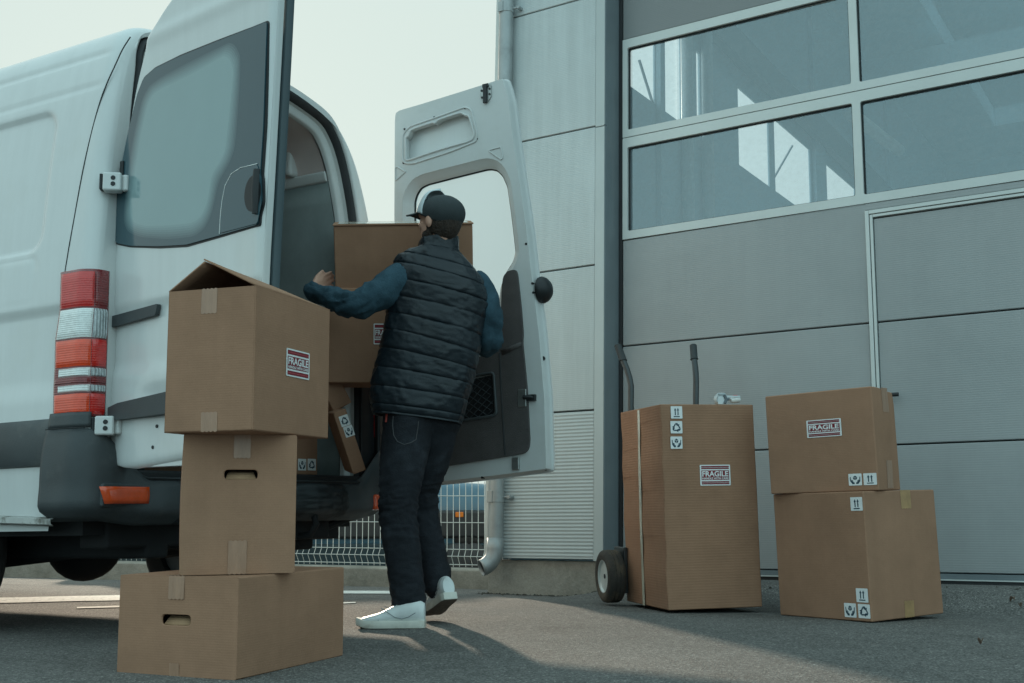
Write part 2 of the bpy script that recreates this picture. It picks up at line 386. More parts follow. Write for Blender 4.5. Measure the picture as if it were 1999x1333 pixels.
def ground_strip(name, pts_a, pts_b, m, lift=.004):
    k = MB(); n = len(pts_a)
    f = lambda p: V((p[0], p[1], gz(p[0], p[1]) + gnoise(p[0], p[1]) + lift))
    k.add([f(p) for p in pts_a] + [f(p) for p in pts_b], [(i, i + 1, n + i + 1, n + i) for i in range(n - 1)])
    o = k.build(name, m, recalc=False, ang=80); return o
WHITEP = mat('worn_white_paint', (.72, .72, .68), .8, var=.18, vscale=18, col2=(.24, .24, .23), c2scale=22, c2lo=.56, c2hi=.66)
def gpix(px, py):
    z = 0.0
    for _ in range(8):
        P = onz(px, py, z); z = gz(P.x, P.y)
    return (P.x, P.y)
def seg(a, b, n): return [(lerp(a[0], b[0], i / n), lerp(a[1], b[1], i / n)) for i in range(n + 1)]
for i, (a0, a1, b0, b1) in enumerate([((-60, 1178), (420, 1170), (-60, 1168), (420, 1161)), ((150, 1189), (420, 1183), (150, 1186), (420, 1178)), ((560, 1161), (780, 1160), (560, 1155), (780, 1154)), ((560, 1184), (694, 1178), (560, 1180), (694, 1176))]):
    A0, A1, B0, B1 = [gpix(*q) for q in (a0, a1, b0, b1)]
    o = ground_strip('road_marking', seg(A0, A1, 24), seg(B0, B1, 24), WHITEP)
    tag(o, ['long white painted line on the asphalt beyond the van', 'short white painted line on the sunlit asphalt under the van', 'white painted line beside the kerb behind the man', 'thin white painted line by the white shoe'][i], kind='structure')

# ---------------------------------------------------------------- building
M_CLAD = mat('pale_steel_cladding', (.50, .54, .54), .45, var=.05, vscale=1.2, wave=('Y', .0125, .13), wcol=.04, spec=.4, col2=(.42, .45, .445), streaks=.10, c2scale=1.2, c2lo=.55, c2hi=.8)
M_FLAT = mat('pale_steel_trim', (.48, .515, .51), .42, var=.05, vscale=2.0, spec=.4)
M_REVEAL = mat('blue_grey_steel_trim', (.165, .192, .205), .38, var=.10, vscale=3.0, spec=.5, rvar=.12)
M_DOOR = mat('grey_sectional_panel', (.335, .345, .345), .40, var=.05, vscale=1.0, wave=('Y', .0125, .07), wcol=.02, spec=.45, col2=(.29, .30, .30), streaks=.035, c2scale=1.3, c2lo=.5, c2hi=.8, rvar=.1)
M_DOORT = mat('grey_sectional_top_panel', (.22, .225, .225), .40, var=.05, vscale=1.0, wave=('Y', .0125, .06), spec=.45)
M_ALU = mat('painted_aluminium_frame', (.60, .62, .60), .35, var=.05, vscale=3, spec=.5)
M_GAP = mat('dark_gap', (.02, .022, .024), .7)
M_RUB = mat('black_rubber', (.022, .023, .025), .55, var=.2, vscale=20, bump=.15, bscale=120)
M_CONC = mat('weathered_concrete', (.33, .31, .27), .9, var=.2, vscale=5, bump=.6, bscale=40, col2=(.16, .155, .13), c2scale=2.4, c2lo=.48, c2hi=.72, speck=.15, sscale=120)
M_ZINC = mat('zinc_pipe', (.36, .38, .38), .5, metal=.5, var=.15, vscale=6, col2=(.28, .29, .29), c2scale=5, rvar=.12)
M_GLAZ = glass_mat('double_pane', (.84, .92, .96), .17, .015, (.82, .96, 1.0), streak=.12)
M_INT = mat('interior_grey_blue', (.48, .60, .66), .8, var=.1, vscale=.5)
M_INTD = mat('interior_steel_dark', (.13, .16, .18), .6, var=.1)
M_LAMP = mat('lamp_housing', (.85, .84, .80), .5)

bld = empty('industrial_building', BM, 'pale metal clad industrial building with a big glazed grey sectional door', 'building')
HT, LEN, DEP = 7.4, 11.0, 14.0
# cladding: four panels by height, each a slab with a shadow joint between
hs = [.215, 1.134, 2.07, 3.008, 3.94, 4.87, 5.80, 6.73, HT]
for i in range(len(hs) - 1):
    k = MB(); k.box(BM, (.0, hs[i] + (.005 if i else 0), -.06), (.772, hs[i + 1] - .005, 0)); k.build('cladding_panel', M_CLAD if i else mat('ribbed_steel_cladding', (.50, .535, .53), .45, var=.05, vscale=1.2, wave=('Y', .0225, .35), wcol=.075, spec=.4, col2=(.44, .47, .46), c2scale=1.2, c2lo=.55, c2hi=.8, streaks=.04), bld, bevel=.005)
k = MB(); k.box(BM, (.0, .215, -.075), (.84, HT, -.0605)); k.build('panel_backing', M_GAP, bld)
# flat jamb trim beside the opening, with a joint
k = MB()
for a, b in ((.205, 2.995), (3.0, 5.9), (5.905, HT)): k.box(BM, (.7735, a, -.06), (.842, b, .004))
k.build('jamb_trim', M_FLAT, bld, bevel=.003)
# reveal, dented at the top left edge
def reveal(u, v):
    h = .02 + v * (HT - .02); c = .004 - u * .20
    d = .003 * noise.noise(V((h * 2.1, u * 3, 0))) * (1 - abs(2 * u - 1))
    return FB(.843 - d + u * .012, h, c)
k = MB(); k.grid(reveal, 12, 300); k.build('door_reveal', M_REVEAL, bld, recalc=False, solid=.004)
k = MB(); k.box(BM, (.838, 3.0, -.16), (.846, 3.004, .006)); k.build('reveal_joint', M_GAP, bld)
k = MB(); k.box(BM, (.862, .0, -.215), (.884, HT, -.168)); k.build('guide_gap', M_GAP, bld)
# corner trim on the left edge (white strip), then the end wall going back
k = MB(); k.box(BM, (-.03, .205, -.09), (-.002, HT, .006)); k.build('corner_trim', M_ALU, bld, bevel=.004)
# end wall with a strip of windows high up (seen from inside through the door glazing)
holes = []
W0, W1 = 4.10, 4.98
for a, b in ((1.72, 2.27), (2.43, 2.82), (3.16, 3.24), (4.20, 5.08), (5.25, 6.46), (7.05, 8.3), (8.6, 9.9), (10.2, 11.6)):
    s = lambda d: .026 * (d - 1.77)
    holes.append([(a, W0 + s(a)), (b, W0 + s(b)), (b, W1 - .045 + s(b)), (a, W1 - .045 + s(a))])
k = MB(); EF = frame(END.o, END.ex, END.ey, END.n)
edges = [.09] + [q for hl in holes for q in (hl[0][0], hl[1][0])] + [DEP]
for i in range(len(edges) - 1):
    a, b = edges[i], edges[i + 1]; s = lambda d: .026 * (d - 1.77)
    if i % 2 == 0: k.box(EF, (a, -.6, -.02), (b, HT, 0))
    else:
        k.prism(END, [(a, -.6), (b, -.6), (b, W0 + s(b)), (a, W0 + s(a))], -.02, 0); k.prism(END, [(a, W1 - .045 + s(a)), (b, W1 - .045 + s(b)), (b, HT), (a, HT)], -.02, 0)
k.build('end_wall', M_INT, bld)
for hl in holes:
    k = MB(); k.add([END.pt(a, b, -.012) for a, b in hl], [(0, 1, 2, 3)]); k.build('end_wall_pane', glass_mat('clear_pane', (.97, .97, .97), .0, .02), bld, recalc=False)
# the rest of the shell
RP = Pl(FB(0, HT), EX, -NB, UB); k = MB()
k.prism(RP, [(.12, .21), (LEN, .21), (LEN, DEP), (.12, DEP)], -.2, 0, holes=[[(1.2 + i * 3.2, 1.0), (3.2 + i * 3.2, 1.0), (3.2 + i * 3.2, 12.5), (1.2 + i * 3.2, 12.5)] for i in range(3)]); k.build('roof', M_INT, bld)
for i in range(3):  # unseen roof openings and panes, added to brighten the hall
    k = MB(); k.add([RP.pt(a, b, -.05) for a, b in ((1.2 + i * 3.2, 1.0), (3.2 + i * 3.2, 1.0), (3.2 + i * 3.2, 12.5), (1.2 + i * 3.2, 12.5))], [(0, 1, 2, 3)]); k.build('added_roof_light', MATS['clear_pane'], bld, recalc=False)
k = MB(); k.box(BM, (.12, -.6, -DEP - .1), (LEN, HT, -DEP)); k.build('back_wall', M_INT, bld)
k = MB(); k.box(BM, (LEN - .1, -.6, -DEP), (LEN, HT, -.21)); k.build('far_wall', M_INT, bld)
k = MB(); k.box(BM, (.12, -.1, -DEP), (LEN, .09, -.26)); k.build('interior_floor', M_CONC, bld)
k = MB(); k.box(BM, (6.6, -.4, -.22), (LEN, HT, 0)); k.build('front_wall', M_CLAD, bld)
k = MB(); k.box(BM, (.84, 6.2, -.22), (6.6, HT, -.21)); k.build('lintel', M_CLAD, bld)
# steel columns, ducts and braces in front of the window strip
for a, wd in ((2.32, .09), (6.72, .4), (10.0, .2)):
    k = MB(); k.box(frame(END.o, END.ex, END.ey, END.n), (a - wd / 2, .05, .004), (a + wd / 2, HT - .2, .05)); k.build('interior_column', M_INT, bld)
for a, c, r_ in ((2.80, .065, .055), (3.25, .07, .055)):
    k = MB(); k.tube([END.pt(a, .1, c), END.pt(a, HT - .25, c)], r_, 16); k.build('round_duct', mat('duct_pale', (.62, .66, .67), .4, var=.1), bld)
for a, b in (((2.0, 4.42), (2.26, 4.12)), ((5.28, 4.36), (5.9, 4.92))):
    k = MB(); k.tube([END.pt(*a, -.02), END.pt(*b, -.02)], .012, 6); k.build('tie_rod', M_INTD, bld)
k = MB(); k.box(frame(END.o, END.ex, END.ey, END.n), (7.05, 4.44, -.05), (8.3, 4.47, .02)); k.build('transom', M_INTD, bld)
k = MB(); k.box(frame(END.o, END.ex, END.ey, END.n), (.2, 5.2, .02), (DEP - .2, 5.5, .12)); k.build('eaves_beam', M_INTD, bld)
for d in (2.5, 5.5, 8.5):
    k = MB(); k.box(BM, (.2, 6.4, -d - .12), (LEN - .2, 6.9, -d + .12)); k.build('roof_beam', M_INT, bld)
# tube lamp hung by the end wall
L0, L1 = END.pt(7.0, 5.62, .35), END.pt(9.25, 5.88, .35)
k = MB(); k.tube([L0, L1], .085, 12); k.build('tube_lamp', M_LAMP, bld)
# plinth
k = MB(); k.box(BM, (-.03, -.35, -.5), (.842, .205, -.045)); o = k.build('plinth', M_CONC, bld, bevel=.012)

# sectional door
DM = frame(DOOR.o, DOOR.ex, DOOR.ey, DOOR.n)
DW = 6.55
gd = None
k = MB()
pan = [.173, .862, 1.557, 2.258]
for i in range(3): k.box(DM, (.886, pan[i] + .004, -.04), (2.449 if i < 9 else DW, pan[i + 1] - .004, 0))
for i in range(3): k.box(DM, (2.497, pan[i] + .004, -.04), (DW, (pan[i + 1] if i < 2 else 2.168) - .004, 0))
k.box(DM, (2.449, 2.219, -.04), (DW, 2.254, 0))
gd = k.build('sectional_door', M_DOOR, bld, bevel=.006, seg=3)
k = MB(); k.box(DM, (.886, 3.656, -.04), (DW, 4.35, 0)); k.box(DM, (.886, 4.358, -.04), (DW, 5.05, 0)); k.box(DM, (.886, 5.06, -.04), (DW, 6.2, 0)); k.build('upper_panel', M_DOORT, gd, bevel=.006)
k = MB(); k.box(DM, (.886, .12, -.08), (DW, 6.2, -.045)); 
k = MB(); k.box(DM, (.886, .172, -.06), (DW, 2.26, -.041)); k.box(DM, (.886, 3.65, -.06), (DW, 6.2, -.041)); k.build('joint_backing', M_GAP, gd)
# glazed sections: aluminium frame around each pane
cols = [(.921, 2.401), (2.449, 3.93), (3.978, 5.46), (5.508, 6.5)]
rows = [(2.316, 2.888), (3.010, 3.590)]
for (r0, r1), (o0, o1) in zip(rows, ((2.262, 2.954), (2.960, 3.652))):
    k = MB(); k.prism(DOOR, [(.886, o0), (DW, o0), (DW, o1), (.886, o1)], -.045, .004, holes=[rnd([(a, r0), (b, r0), (b, r1), (a, r1)], .012, 2) for a, b in cols])
    fr = k.build('window_frame', M_ALU, gd, bevel=.004)
    for a, b in cols:
        k = MB(); k.quad(DOOR.pt(a - .004, r0 - .004, -.024), DOOR.pt(b + .004, r0 - .004, -.024), DOOR.pt(b + .004, r1 + .004, -.024), DOOR.pt(a - .004, r1 + .004, -.024)); k.build('window_pane', M_GLAZ, gd, recalc=False)
        k = MB(); k.prism(DOOR, [(a, r0), (b, r0), (b, r1), (a, r1)], -.021, -.012, holes=[rnd([(a + .007, r0 + .007), (b - .007, r0 + .007), (b - .007, r1 - .007), (a + .007, r1 - .007)], .012, 2)]); k.build('pane_gasket', M_GAP, gd)
# wicket door frame, two thin profiles with a groove
k = MB()
for (x0, x1, c) in ((2.452, 2.474, .014), (2.478, 2.494, .010)):
    k.box(DM, (x0, .173, -.03), (x1, 2.214 - (x0 - 2.452), c))
for (y0, y1, c) in ((2.192, 2.214, .0142), (2.172, 2.188, .0102)):
    k.box(DM, (2.4745 if y0 > 2.19 else 2.4945, y0, -.03), (DW - .4, y1, c))
wk = k.build('wicket_door_frame', M_ALU, gd, bevel=.002)
k = MB(); k.box(DM, (2.4742, .173, -.03), (2.4778, 2.19, .004)); k.box(DM, (2.478, 2.1882, -.03), (DW - .4, 2.1918, .004)); k.build('wicket_seam', M_GAP, gd)
k = MB(); k.tube([DOOR.pt(2.515, 1.133, 0), DOOR.pt(2.515, 1.133, .05)], .010, 10); k.tube([DOOR.pt(2.505, 1.133, .05), DOOR.pt(2.606, 1.133, .05)], .011, 10); k.build('door_handle', M_RUB, gd)
k = MB(); k.box(DM, (.886, .143, -.045), (DW, .171, .003)); k.build('bottom_rail', M_REVEAL, gd)
k = MB(); k.box(DM, (.886, .136, -.045), (DW, .1425, .008)); k.build('rail_lip', M_ALU, gd)
k = MB(); k.box(DM, (.886, .09, -.04), (DW, .1355, 0)); k.build('bottom_seal', M_RUB, gd)
# small dent near the right of the bottom panel is left to the panel's own wave

# downpipe with clamp and outlet elbow
def pp(px, py, c=.06):
    a, b = FAC.off(c).uv(px, py); return FB(a, b, c)
k = MB(); px0 = FAC.off(.06).uv(969, 960); 
tx = px0[0]; r = .049
k.tube([FB(tx, .27, .06), FB(tx, 5, .06), FB(tx, HT - .1, .06)], r, 24, caps=False)
dp = k.build('downpipe', M_ZINC, bld)
el = []
for i in range(9):
    a = math.radians(74) * i / 8; R = .125
    el.append(FB(tx - (R - R * math.cos(a)) * .62, .27 - R * math.sin(a), .06 + (R - R * math.cos(a)) * .80))
k = MB(); k.tube([FB(tx, .34, .06)] + el, [r + .002] * 10, 24, caps=False); k.build('outlet_elbow', M_ZINC, dp, solid=.004, recalc=False)
k = MB(); d_ = (el[-1] - el[-2]).normalized(); k.tube([el[-2], el[-2] + d_ * .002], [r * .97] * 2, 24); k.build('pipe_mouth', M_GAP, dp)
for hh in (.60, 3.985):
    k = MB(); k.tube([FB(tx, hh - .035, .06), FB(tx, hh + .035, .06)], r + .004, 24); k.box(BM, (tx - .035, hh - .037, .105), (tx + .005, hh + .037, .118)); k.tube([FB(tx + .03, hh, .05), FB(tx + .095, hh, .03)], .009, 8); k.tube([FB(tx + .085, hh, .0), FB(tx + .085, hh, .05)], .014, 8)
    k.build('pipe_clamp', M_ZINC, dp, bevel=.002)

# leaf litter and gravel along the foot of the wall
M_LEAF = mat('dry_leaf', (.16, .105, .075), .8, var=.3, vscale=30)
M_DIRT = mat('dark_soil', (.05, .045, .035), .95, var=.3, vscale=20, bump=.8, bscale=60)
rs = random.Random(3)
k = MB()
for i in range(300):
    s = rs.uniform(-.05, .86) if i < 250 else rs.uniform(.9, 3.6); c = abs(rs.gauss(0, .09)) - .01 - .035
    P = FB(s, 0, c); P.z = gz(P.x, P.y); r_ = rs.choice((.003, .004, .006, .011)) * rs.uniform(.7, 1.3)
    a = rs.uniform(0, 6); n_ = 5
    top = P + V((0, 0, r_ * rs.uniform(.3, .9))); ring = [P + V((math.cos(a + q * 6.283 / n_) * r_ * rs.uniform(.7, 1.3), math.sin(a + q * 6.283 / n_) * r_, 0)) for q in range(n_)]
    k.add([top] + ring, [(0, 1 + q, 1 + (q + 1) % n_) for q in range(n_)])
o = k.build('soil_debris', M_DIRT, recalc=False); tag(o, 'dark soil crumbs along the foot of the wall', 'debris', kind='stuff')
leafspots = [(1905, 1151, 'pale curled dry leaf nearest the corner of the lower cardboard box'), (1975, 1157, 'crumpled dry leaf on the asphalt at the right edge'), (1990, 1160, 'small dry leaf beside the crumpled one at the right edge'), (1915, 1262, 'lone reddish leaf on the asphalt in front of the boxes'), (1040, 1141, 'curled dry leaf at the foot of the plinth near the downpipe'), (1052, 1142, 'broad brown leaf at the foot of the concrete plinth')]
for i, (px, py, lb) in enumerate(leafspots):
    P = V((*gpix(px, py), 0)); P.z = gz(P.x, P.y) + .006; a = rs.uniform(0, 3); L = rs.uniform(.016, .024)
    def lf(u, v, L=L, a=a, P=P):
        wd = L * .5 * math.sin(math.pi * min(max(u, .03), .97)) ** .8; x_ = (u - .5) * 2 * L; y_ = (v - .5) * 2 * wd
        z_ = .012 * abs(v - .5) * 2 + .008 * math.sin(u * 5) + .006
        return P + V((x_ * math.cos(a) - y_ * math.sin(a), x_ * math.sin(a) + y_ * math.cos(a), z_))
    k = MB(); k.grid(lf, 8, 4); o = k.build('dry_leaf', M_LEAF, recalc=False, solid=.0012); tag(o, lb, 'leaf', 'dry leaves by the wall')

# ---------------------------------------------------------------- kerb wall, mesh fence, what stands beyond it
KY = []
def kpix(px, py_base):          # foot of the kerb at a pixel, on the falling ground
    return V((*gpix(px, py_base), 0))
kb = [kpix(-140, 1122), kpix(0, 1126.5), kpix(230, 1137), kpix(420, 1144), kpix(600, 1150), kpix(760, 1152), kpix(950, 1150)]
# fit a straight line through the foot so that the wall is a straight run
A_, B_ = kb[0], kb[-1]
fx = lambda s: A_ + (B_ - A_) * s
kd = (B_ - A_).normalized(); kn = V((-kd.y, kd.x, 0))
if kn.y < 0: kn = -kn
KL = (B_ - A_).length
k = MB(); n_ = 40; rings = []
for i in range(n_ + 1):
    P = fx(-1.2 + 2.35 * i / n_ if False else -1.0 + 2.03 * i / n_); z0 = gz(P.x, P.y); hgt = .135
    rings.append([P + V((0, 0, z0 - .1)), P + V((0, 0, z0 + hgt)) , P + kn * .02 + V((0, 0, z0 + hgt + .012)), P + kn * .16 + V((0, 0, z0 + hgt + .012)), P + kn * .17 + V((0, 0, z0 - .1))])
k.loft(rings); o = k.build('kerb', M_CONC, bevel=.008); tag(o, 'low weathered concrete kerb under the wire fence', kind='structure')
M_WIRE = mat('galvanised_wire', (.62, .63, .60), .4, metal=.2, var=.1, vscale=8)
fen = empty('wire_mesh_fence', (fx(1.0).x, fx(1.0).y, gz(fx(1.0).x, fx(1.0).y)), 'welded wire mesh fence on the low kerb behind the van', 'fence')
FH = 1.35
for pnl in range(3):
    s0, s1 = 1.03 - pnl * 2.5 / KL, 1.03 - (pnl * 2.5 + 2.46) / KL
    k = MB(); nw = 50
    for i in range(nw):
        P = fx(lerp(s0, s1, i / (nw - 1))) + kn * .09; z0 = gz(P.x, P.y) + .16
        pts = [P + V((0, 0, z0)), P + V((0, 0, z0 + .025)), P - kn * .035 + V((0, 0, z0 + .075)), P + V((0, 0, z0 + .125)), P + V((0, 0, z0 + FH))]
        k.tube(pts, .0027, 5)
    for hh in (.012, .125, .325, .525, .725, .925, 1.125, 1.325):
        k.tube([fx(lerp(s0, s1, q / 6)) + kn * .087 + V((0, 0, gz(*fx(lerp(s0, s1, q / 6)).xy) + .16 + hh)) for q in range(7)], .0032, 5)
    k.tube([fx(lerp(s0, s1, q / 6)) + kn * (.09 - .035) + V((0, 0, gz(*fx(lerp(s0, s1, q / 6)).xy) + .16 + .075)) for q in range(7)], .003, 5)
    k.build('mesh_panel', M_WIRE, fen, recalc=False)
    P = fx(s1 - .02 / KL) + kn * .1; z0 = gz(P.x, P.y)
    k = MB(); k.box(Matrix.Translation(P), (-.03, -.02, z0 + .1), (.03, .02, z0 + 1.6)); k.build('post', M_WIRE, fen, bevel=.004)

# a blue car parked beyond the fence, nose to the right
M_BLUE = mat('blue_car_paint', (.055, .14, .20), .25, coat=.6, var=.06)
M_BLUED = mat('dark_plastic_cladding', (.035, .038, .04), .55, var=.15)
M_TYRE = mat('tyre_rubber', (.028, .027, .026), .75, var=.25, vscale=14, bump=.4, bscale=60)
M_GLS = mat('dark_car_glass', (.02, .03, .035), .08, spec=.6)
M_CHR = mat('chrome', (.6, .6, .6), .18, metal=1)
M_ORA = mat('orange_lens', (.75, .20, .02), .25, var=.1)
cz = -.23
CM = Matrix.Translation((-1.55, 11.0, cz)) @ Matrix.Rotation(math.radians(-3), 4, 'Z')
car = empty('parked_car', CM, 'blue car with dark sills parked behind the wire fence', 'car')
def sect(x):  # half-profile of the car body in (y,z) from sill to roof at length x
    roof = 1.45 * sstep(-2.2, -1.3, x) * (1 - .32 * sstep(.25, 1.1, x)) if x > -2.2 else .9
    return roof
k = MB(); rings = []
xs = [-2.25, -2.2, -2.0, -1.6, -1.2, -.6, 0, .35, .7, 1.0, 1.3, 1.7, 2.0, 2.15, 2.2]
belt = lambda x: .92 - .12 * sstep(1.0, 2.2, x)
for x_ in xs:
    e_ = 1 - .12 * (abs(x_) / 2.2) ** 6; hw = .84 * e_; b_ = belt(x_)
    rings.append([CM @ V((x_, y_, z_)) for y_, z_ in ((-hw, .24), (-hw - .02, .45), (-hw - .025, .62), (-hw, b_ - .06), (-hw + .06, b_), (0, b_ + .02), (hw - .06, b_), (hw, b_ - .06), (hw + .02, .6), (hw, .24))])
k.loft(rings); body = k.build('body', M_BLUE, car, ang=50)
k = MB(); rings = []
for x_, h_, ins in ((-1.95, .93, .12), (-1.7, 1.25, .16), (-1.3, 1.42, .2), (-.5, 1.47, .2), (.1, 1.42, .2), (.6, 1.15, .16), (.95, .92, .12)):
    rings.append([CM @ V((x_, y_, z_)) for y_, z_ in ((-.84 + .06, .9), (-.84 + ins, h_ - .06), (-.5, h_), (.5, h_), (.84 - ins, h_ - .06), (.84 - .06, .9))])
k.loft(rings); k.build('cabin_glass', M_GLS, car)
k = MB()
for x0, x1 in ((-2.22, -1.75), (-.95, .95), (1.72, 2.24)): k.box(CM, (x0, -.895, .44), (x1, .895, .68))
k.box(CM, (-1.75, -.89, .44), (1.72, .89, .68)); k.build('sill_cladding', M_BLUED, car, bevel=.03)
k = MB(); k.box(CM, (-2.1, -.885, .10), (2.1, .885, .40)); k.build('lower_sill', mat('dark_teal_sill', (.02, .045, .055), .5), car, bevel=.02)
k = MB(); k.box(CM, (.28, -1.02, .87), (.44, -.86, 1.0)); k.build('wing_mirror', M_BLUED, car, bevel=.03)
k = MB(); k.box(CM, (1.1, -.902, .62), (1.17, -.89, .665)); k.build('indicator', M_ORA, car, bevel=.006)
k = MB(); k.box(CM, (.56, -.868, .40), (.566, -.858, .90)); k.build('door_seam', M_GAP, car)
for sx_ in (-1.35, 1.33):
    for sy_ in (-.72, .72):
        k = MB(); k.tube([CM @ V((sx_, sy_ - .1, .30)), CM @ V((sx_, sy_ - .08, .30)), CM @ V((sx_, sy_ + .08, .30)), CM @ V((sx_, sy_ + .1, .30))], [.26, .30, .30, .26], 28)
        wl = k.build('wheel', M_TYRE, car); k = MB(); k.tube([CM @ V((sx_, sy_ - .105, .30)), CM @ V((sx_, sy_ + .105, .30))], .17, 20); k.build('rim', M_CHR, wl)
# pile of old tyres between the fence and the car
def tyre(c, R, wd, axis_, name='tyre'):
    c = V(c); ax = V(axis_).normalized(); s_ = ax.orthogonal().normalized(); t_ = ax.cross(s_); rings = []; N = 40
    prof = [(-.5, .62), (-.56, .75), (-.54, .88), (-.46, .96), (-.3, 1.0), (-.17, 1.0), (-.155, .965), (-.1, .965), (-.09, 1.0), (.09, 1.0), (.1, .965), (.155, .965), (.17, 1.0), (.3, 1.0), (.46, .96), (.54, .88), (.56, .75), (.5, .62)]
    for i in range(N + 1):
        a = 2 * math.pi * i / N; d = s_ * math.cos(a) + t_ * math.sin(a); q = 1 - (.012 if i % 2 else 0)
        rings.append([c + d * (R * pr * (q if pr > .97 else 1)) + ax * (pw * wd) for pw, pr in prof])
    k = MB(); k.loft(rings, True, False); return k
ty = [((-.40, 9.75, .03), (1, .10, .02), .27, .28, 'old tyre standing on its tread behind the fence beside the downpipe'), ((-.36, 10.35, .34), (.05, .1, 1), .30, .2, 'old tyre lying on top of the pile behind the fence'), ((-.36, 10.35, .13), (.02, .0, 1), .30, .2, 'old tyre at the bottom of the pile behind the fence')]
for c_, ax_, R_, w_, lb in ty:
    k = tyre(V(c_) + V((0, 0, -.12)), R_, w_, ax_); o = k.build('tyre', M_TYRE, ang=50); tag(o, lb, 'tyre', 'old tyres behind the fence')
# ---------------------------------------------------------------- printed labels and signs on the boxes
def text_mesh(txt, bold=.0):
    c = bpy.data.curves.new('t', 'FONT'); c.body = txt; c.size = 1; c.offset = bold; c.resolution_u = 3
    o = link(bpy.data.objects.new('t', c)); dg = bpy.context.evaluated_depsgraph_get(); dg.update()
    me = bpy.data.meshes.new_from_object(o.evaluated_get(dg)); bpy.data.objects.remove(o)
    vs = [v.co.copy() for v in me.vertices]; fs = [list(p.vertices) for p in me.polygons]; bpy.data.meshes.remove(me)
    x0 = min(v.x for v in vs); x1 = max(v.x for v in vs); y0 = min(v.y for v in vs); y1 = max(v.y for v in vs)
    return [((v.x - x0) / (x1 - x0), (v.y - y0) / (y1 - y0)) for v in vs], fs
TXT = {}
def put_text(k, pl, txt, x0, y0, x1, y1, c, mi, bold=.02):
    if txt not in TXT: TXT[txt] = text_mesh(txt, bold)
    vs, fs = TXT[txt]; k.add([pl.pt(lerp(x0, x1, a), lerp(y0, y1, b), c) for a, b in vs], fs, mi)
M_LAB = mat('label_white', (.80, .80, .79), .55, var=.05, vscale=30)
M_LRED = mat('label_dark_red', (.21, .012, .022), .5, var=.1, vscale=30)
M_LINK = mat('label_ink', (.03, .035, .045), .5)
M_LTXT = mat('label_white_print', (.82, .81, .80), .55)
M_LBLUE = mat('icon_ink', (.018, .05, .075), .55, var=.1)
M_LREDL = mat('label_red_line', (.62, .10, .11), .5)
def rect(k, pl, x0, y0, x1, y1, c, mi): k.quad(pl.pt(x0, y0, c), pl.pt(x1, y0, c), pl.pt(x1, y1, c), pl.pt(x0, y1, c), mi)
def fragile(pl, x0, y0, w_, h_, parent, variant=0):
    k = MB(); e = .0012
    k.prism(pl, rnd([(x0, y0), (x0 + w_, y0), (x0 + w_, y0 + h_), (x0, y0 + h_)], .004, 2), .0004, e, mi=0)
    X = lambda a: x0 + a * w_; Y = lambda a: y0 + a * h_
    b1 = 1; 
    for a, b in ((.055, .122), (.138, .205), (.795, .862), (.878, .945)): rect(k, pl, X(.045), Y(a), X(.955), Y(b), e + .0004, 1)
    if variant:
        for a, b in ((.122, .138), (.862, .878)): rect(k, pl, X(.045), Y(a), X(.955), Y(b), e + .0004, 4)
    rect(k, pl, X(.045), Y(.27), X(.955), Y(.73), e + .0004, 1)
    put_text(k, pl, 'FRAGILE', X(.07), Y(.43), X(.93), Y(.70), e + .0009, 3, .03)
    put_text(k, pl, 'HANDLE WITH CARE', X(.07), Y(.295), X(.93), Y(.395), e + .0009, 3, .03)
    return k.build('fragile_label', [M_LAB, M_LRED, M_LINK, M_LTXT, M_LREDL], parent, recalc=False)
def icon_up(k, pl, X, Y, c):
    rect(k, pl, X(.24), Y(.12), X(.76), Y(.20), c, 1)
    for m in (.38, .62):
        rect(k, pl, X(m - .045), Y(.27), X(m + .045), Y(.68), c, 1)
        k.add([pl.pt(X(m - .10), Y(.66), c), pl.pt(X(m + .10), Y(.66), c), pl.pt(X(m), Y(.86), c)], [(0, 1, 2)], 1)
def icon_recycle(k, pl, X, Y, c):
    C = (.5, .47)
    for r_ in range(3):
        a = 2 * math.pi * r_ / 3
        def T(x, y): return pl.pt(X(C[0] + x * math.cos(a) - y * math.sin(a)), Y(C[1] + x * math.sin(a) + y * math.cos(a)), c)
        # a bent band over the top corner, then an arrow head
        k.add([T(-.30, .0), T(-.16, .08), T(-.07, .215), T(-.10, .36), T(-.17, .26)], [(0, 1, 2, 3, 4)], 1)
        k.add([T(-.085, .37), T(.08, .37), T(.16, .245), T(.03, .17), T(-.005, .225), T(-.05, .225)], [(0, 1, 2, 3, 4, 5)], 1)
        k.add([T(.25, .31), T(.22, .08), T(.01, .17)], [(0, 1, 2)], 1)
